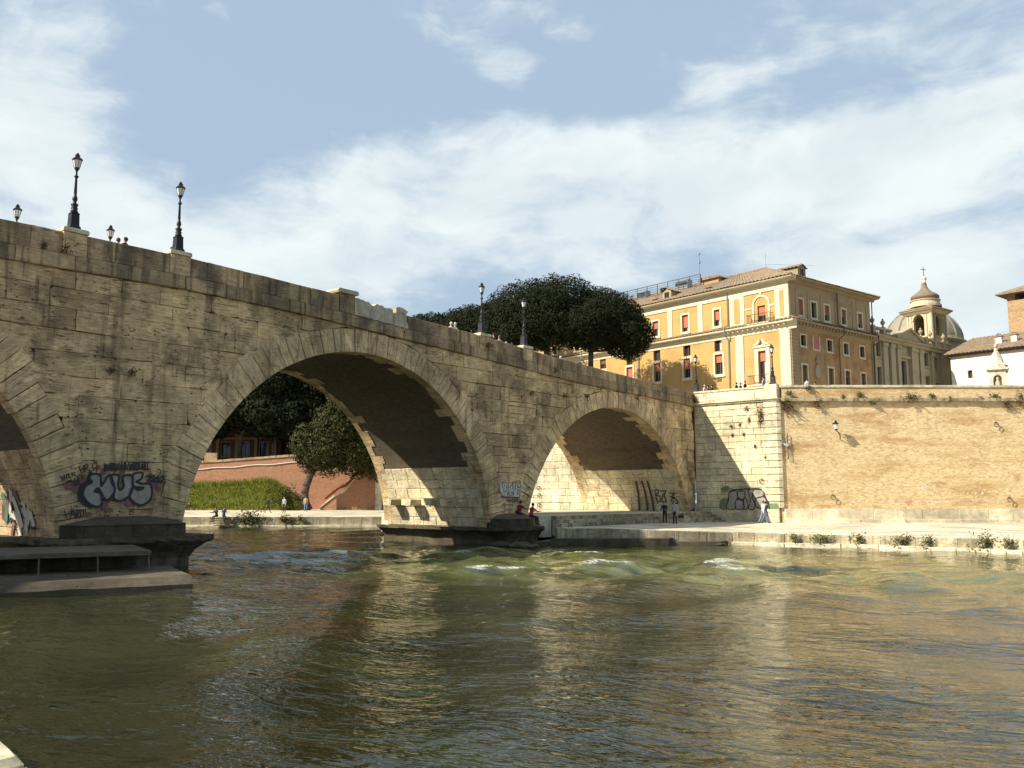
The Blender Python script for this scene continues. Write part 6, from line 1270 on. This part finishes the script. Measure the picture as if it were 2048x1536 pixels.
    for sx in (-.032, .032): m_ = MB(); m_.lathe([(.004*k, -.006*k), (.011*k, 0), (.004*k, .006*k)], Vector((0, 0, 0)), 6); mk('eye', [Lc+rot @ (Vector(v)+fc+Vector((sx*k, .080*k, .012))+off) for v in m_.V], m_.F, M['hair_dark'], e)
    if skirt:
        m_ = MB(); m_.lathe([(.17*k, 0), (.20*k, -.25*k), (.23*k, -.5*k)], Vector((0, 0, .04)), 12); mk('skirt', [Lc+rot @ (Vector(v)+off) for v in m_.V], m_.F, M[skirt], e, True)
    return e
def bag(loc, label, mat='cloth_black'):
    e = empty('shoulder_bag', loc, label, 'bag'); L = Vector(loc); fr = Fr(L, Vector((1, 0, 0)), Vector((0, -1, 0)))
    m_ = MB(); m_.prism(fr, [(-.17, 0), (.17, 0), (.2, .05), (.18, .26), (-.18, .26), (-.2, .05)], -.06, .06); m_.build('bag_body', M[mat], e)
    m_ = MB(); m_.path([fr(-.16, .25, 0), fr(-.1, .5, 0), fr(0, .62, 0), fr(.1, .5, 0), fr(.16, .25, 0)], .012, 5); m_.build('strap', M[mat], e)
def g_at(px, py, z): r_ = ray(px, py); t_ = (z-CAMZ)/r_.z; return (r_.x*t_, r_.y*t_, z)
GPQ = 'people on the island quay'
x, y, z = g_at(1330, 1050, .80); person('person in black standing at the foot of the stone steps', (x, y, z), 2.6, 'stand', 'cloth_black', 'cloth_black', 'hair_dark', GPQ, 1.66, armpose=.5)
x, y, z = g_at(1350, 1051, .80); person('person in a pale sweater and dark trousers carrying a black bag by the steps', (x, y, z), 2.3, 'stand', 'cloth_grey', 'cloth_black', 'hair_brown', GPQ, 1.72); bag((x+.42, y-.05, z+.5), 'black shoulder bag carried by the person in the pale sweater')
x, y, z = g_at(1527, 1047, .82); person('person in white shirt and jeans walking past the wing wall graffiti', (x, y, z), -1.35, 'walk', 'cloth_white', 'cloth_jeans', 'hair_brown', GPQ, 1.74)
person('person in dark clothes walking behind the one in the white shirt', (x+.35, y+.6, z), -1.35, 'walk', 'cloth_black', 'cloth_blue', 'hair_dark', GPQ, 1.66)
GPS = 'people sitting on the second pier'
person('person in dark clothes sitting on the pier cap against the wall', tuple(BF(22.35, 1.66, .15)), -.75, 'sit', 'cloth_dred', 'cloth_black', 'hair_dark', GPS, 1.7)
person('person in a red top sitting at the right end of the pier cap', tuple(BF(23.15, 1.52, .45)), -1.0, 'sit', 'cloth_red', 'cloth_black', 'hair_dark', GPS, 1.7)
GPF = 'people on the far quay'
for i, (px, py, z0, rz, po, sh_, pa, ha, lb) in enumerate(((535, 1026, 1.05, -1.4, 'walk', 'cloth_black', 'cloth_black', 'hair_dark', 'person in black walking along the far quay'), (568, 1026, 1.05, 2.8, 'stand', 'cloth_grey', 'cloth_black', 'hair_dark', 'person in grey top standing on the far quay'), (611, 1023, 1.10, 0.2, 'stand', 'cloth_tan', 'cloth_jeans', 'hair_brown', 'person in tan top standing on the far quay in front of the broad tree'),
        (372, 1021, 1.2, 1.2, 'lie', 'cloth_black', 'cloth_black', 'hair_dark', 'person lying at the foot of the grass, far left'), (426, 1018, 1.2, 1.3, 'lie', 'cloth_red', 'cloth_jeans', 'hair_brown', 'person in red lying at the foot of the grass bank'), (465, 1018, 1.2, -1.3, 'lie', 'cloth_black', 'cloth_jeans', 'hair_dark', 'person in black lying at the foot of the grass bank'))):
    person(lb, g_at(px, py, z0), rz, po, sh_, pa, ha, GPF, 1.72)
r_ = ray(433, 1040); person('left one of two people sitting on the far quay edge steps', (r_.x/r_.y*83.6, 83.6, .9), 2.7, 'sit', 'cloth_black', 'cloth_black', 'hair_dark', GPF); r_ = ray(447, 1040); person('right one of two people sitting on the far quay edge steps', (r_.x/r_.y*83.6, 83.6, .9), -2.6, 'sit', 'cloth_blue', 'cloth_black', 'hair_dark', GPF)
fs = empty('quay_ladder_steps', ((ray(440, 1045).x/ray(440, 1045).y)*83.4, 83.4, .0), 'small dark steps from the far quay down to the water below the seated pair', 'steps')
for i in range(5): m_ = MB(); fr = Fr((WLOC[fs.name].x+.12*i, 83.5-.12*i, 0), Vector((1, 0, 0)), Vector((0, -1, 0))); m_.box(fr, -.9, .9, .72-.16*i, .80-.16*i, -.05, .2); m_.build('tread', M['base_dark'], fs)
GPB = 'people on the bridge'
def on_deck(px, py, t=-1.1, h=1.72):
    s_, z_ = on_plane(px, py, BF(0, 0, t), D3); return BF(s_, z_-h, t)
for (px, py, sh_, ha, po, lb) in ((237, 476, 'cloth_black', 'hair_brown', 'stand', 'left of two people whose heads show above the parapet between the left lamps'), (252, 475, 'cloth_black', 'hair_dark', 'stand', 'right of two people whose heads show above the parapet between the left lamps'), (345, 494, 'cloth_black', 'hair_dark', 'stand', 'person half hidden behind the second lamp base'), (904, 644, 'cloth_white', 'hair_grey', 'stand', 'left of two fair haired people on the bridge above the middle arch'), (912, 645, 'cloth_white', 'hair_grey', 'stand', 'right of two fair haired people on the bridge above the middle arch'),
        (990, 667, 'cloth_black', 'hair_dark', 'stand', 'person in black on the bridge just right of the third lamp'), (1001, 671, 'cloth_grey', 'hair_brown', 'stand', 'person in grey on the bridge between the two right lamps'), (1014, 684, 'cloth_white', 'hair_grey', 'stand', 'shorter person in white on the bridge between the two right lamps'), (1026, 685, 'cloth_red', 'hair_dark', 'stand', 'person in red on the bridge left of the fourth lamp'), (1110, 703, 'cloth_black', 'hair_dark', 'stand', 'person in black on the bridge under the pine trunk'), (1124, 712, 'cloth_white', 'hair_grey', 'stand', 'person in white on the bridge under the pine trunk')):
    p = on_deck(px, py); person(lb, tuple(p), random.uniform(-.5, .5)+TH, po, sh_, 'cloth_blue', ha, GPB)
GPW = 'people by the wing wall parapet'
def on_ww(px, py, h, back=-.9): u, z = on_plane(px, py, WW(0, 0, back), N3); return WW(u, z-h, back)
for (px, py, sh_, ha, lb) in ((1409, 770, 'cloth_white', 'hair_grey', 'person in white behind the wing wall parapet next to the lamp'), (1416, 771, 'cloth_red', 'hair_dark', 'person in red behind the wing wall parapet'), (1424, 770, 'cloth_black', 'hair_dark', 'person in black to the right of the one in red'), (1473, 765, 'cloth_black', 'hair_dark', 'leftmost of three dark figures sitting behind the wing wall'), (1481, 766, 'cloth_black', 'hair_dark', 'middle one of three dark figures sitting behind the wing wall'), (1490, 762, 'cloth_black', 'hair_dark', 'rightmost of three dark figures sitting behind the wing wall'), (1527, 753, 'cloth_grey', 'hair_dark', 'person in pale grey leaning at the corner post of the wing wall')):
    p = on_ww(px, py, 1.72 if px > 1500 else 1.5); person(lb, tuple(p), TH, 'stand', sh_, 'cloth_black', ha, GPW, 1.72 if px > 1500 else 1.5)
for (px, py, sh_, lb) in ((1614, 757, 'cloth_white', 'person in white behind the brick parapet right of the corner'), (1630, 763, 'cloth_black', 'person in dark clothes behind the brick parapet beside the one in white')):
    u, z = on_plane(px, py, RW(0, 0, -1.0), (1, 0)); p = RW(u, z-1.6, -1.0); person(lb, tuple(p), .4, 'stand', sh_, 'cloth_black', 'hair_dark', GPW, 1.6)

# ------------------------------------------------------------------ river
def river():
    ny, nx = 430, 520
    Y = np.concatenate([[-30], np.geomspace(2.2, 150, ny-1)]); X = np.linspace(-1, 1, nx)
    yy = np.repeat(Y[:, None], nx, 1); half = np.abs(yy)*.95+14; xx = X[None, :]*half
    rs = np.random.default_rng(5); z = np.zeros_like(xx)
    fl = np.array([.768, -.64]); 
    # rough water below the weir at the piers, calmer elsewhere
    def blob(cx, cy, ax, ay, rot=0.0):
        c, s = math.cos(rot), math.sin(rot); u = (xx-cx)*c+(yy-cy)*s; v = -(xx-cx)*s+(yy-cy)*c; return np.exp(-(u/ax)**2-(v/ay)**2)
    rap = blob(-2, 44, 9, 5, .3)+.8*blob(5, 36, 9, 5, 0)+.55*blob(18, 28, 12, 6, -.4)+.5*blob(-9, 42, 6, 2.5)
    amp = (.26+1.5*np.clip(rap, 0, 1.3))*(1-.35*blob(-6, 14, 14, 12))
    for i in range(90):
        lam = float(np.exp(rs.uniform(math.log(.35), math.log(6.5)))); a = rs.normal(0, .75)+(0 if rs.random() < .6 else math.pi/2)
        dx, dy = fl[0]*math.cos(a)-fl[1]*math.sin(a), fl[0]*math.sin(a)+fl[1]*math.cos(a); ph = rs.uniform(0, 6.28)
        k = 2*math.pi/lam; wx = xx+.35*np.sin(yy*.21+i)+.2*np.sin(xx*.33+i*2); th = k*(wx*dx+yy*dy)+ph
        env = .5+.5*np.sin(.23*xx*math.cos(i)+.19*yy*math.sin(i*1.7)+i)
        fade = 1/(1+(np.abs(yy)/(lam*55))**4)
        z += .0075*lam**.9*np.sin(th)*env*fade*(amp if lam < 4 else .6+.5*amp)
    # standing wave where the water drops past the piers
    st = np.exp(-((yy-(43.5+.12*(xx+10)+.5*np.sin(xx*.6)))/.75)**2)*np.exp(-((xx+9)/6.5)**4); z += .16*st
    for (cx, cy, w, h) in ((-1.5, 46.5, 3, .17), (1.5, 43.5, 2.6, .16), (-4.5, 45.5, 2.4, .14), (-1, 34.2, 3.2, .15), (1.8, 38.5, 2.2, .12), (9.2, 36.8, 2.6, .15), (9.5, 33.2, 2.0, .10), (22, 25, 1.6, .10), (18.2, 26.5, 1.8, .10), (4, 40.5, 2.4, .1)):
        r = rs.uniform(-.3, .3); c, s = math.cos(r), math.sin(r); u = (xx-cx)*c+(yy-cy)*s; v = -(xx-cx)*s+(yy-cy)*c+.15*u*np.sin(u)
        z += h*np.exp(-(u/w)**2)*(np.exp(-(v/.42)**2)-.45*np.exp(-((v+.9)/.7)**2))
    z -= .02
    g = np.zeros_like(z); loc = (z-np.roll(z, 6, 0))
    foam = np.clip((z-.075)/.10, 0, 1)*np.clip(rap*1.7, 0, 1)+.75*st*np.clip((z-.05)/.1, 0, 1)
    foam += .9*blob(-5.4, 50.5, 2.4, .9)+.45*blob(-.5, 49.6, 4, .8, .25)+.35*blob(3, 48.5, 5, .7)+.3*blob(1, 40, 6, 1.2)
    for (cx, cy, ax, ay) in ((-1, 34.1, .9, .32), (9.0, 37.0, 1.5, .22), (9.6, 33.4, .7, .25), (17.9, 26.6, .55, .3), (22.3, 29.0, .5, .25), (18.8, 26.0, .9, .15), (21.6, 23.8, .5, .35)): foam += 1.0*blob(cx, cy, ax, ay)
    foam = np.clip(foam, 0, 1)
    V = np.stack([xx, yy, z], -1).reshape(-1, 3)
    idx = np.arange(ny*nx).reshape(ny, nx); F = np.stack([idx[:-1, :-1], idx[:-1, 1:], idx[1:, 1:], idx[1:, :-1]], -1).reshape(-1, 4)
    me = bpy.data.meshes.new('river'); me.vertices.add(len(V)); me.vertices.foreach_set('co', V.ravel())
    me.loops.add(F.size); me.loops.foreach_set('vertex_index', F.ravel()); me.polygons.add(len(F))
    me.polygons.foreach_set('loop_start', np.arange(0, F.size, 4)); me.update(calc_edges=True)
    me.polygons.foreach_set('use_smooth', [True]*len(F))
    ae = me.attributes.new('aerated', 'FLOAT', 'POINT'); ae.data.foreach_set('value', np.clip(rap*1.1+.8*blob(4, 41, 20, 6)+.5*blob(16, 34, 14, 6, -.4), 0, 1).ravel())
    at = me.attributes.new('foam', 'FLOAT', 'POINT'); at.data.foreach_set('value', foam.ravel())
    me.materials.append(M['water']); o = bpy.data.objects.new('river', me); finish(o, None, (0, 0, 0)); tag(o, 'rippled green brown river with patches of white foam', None, None, 'structure')
river()
tag(mk('river_beyond', [(-900, -300, -.5), (900, -300, -.5), (900, 400, -.5), (-900, 400, -.5)], [(0, 1, 2, 3)], M['water']), 'river stretching past the view', None, None, 'structure')
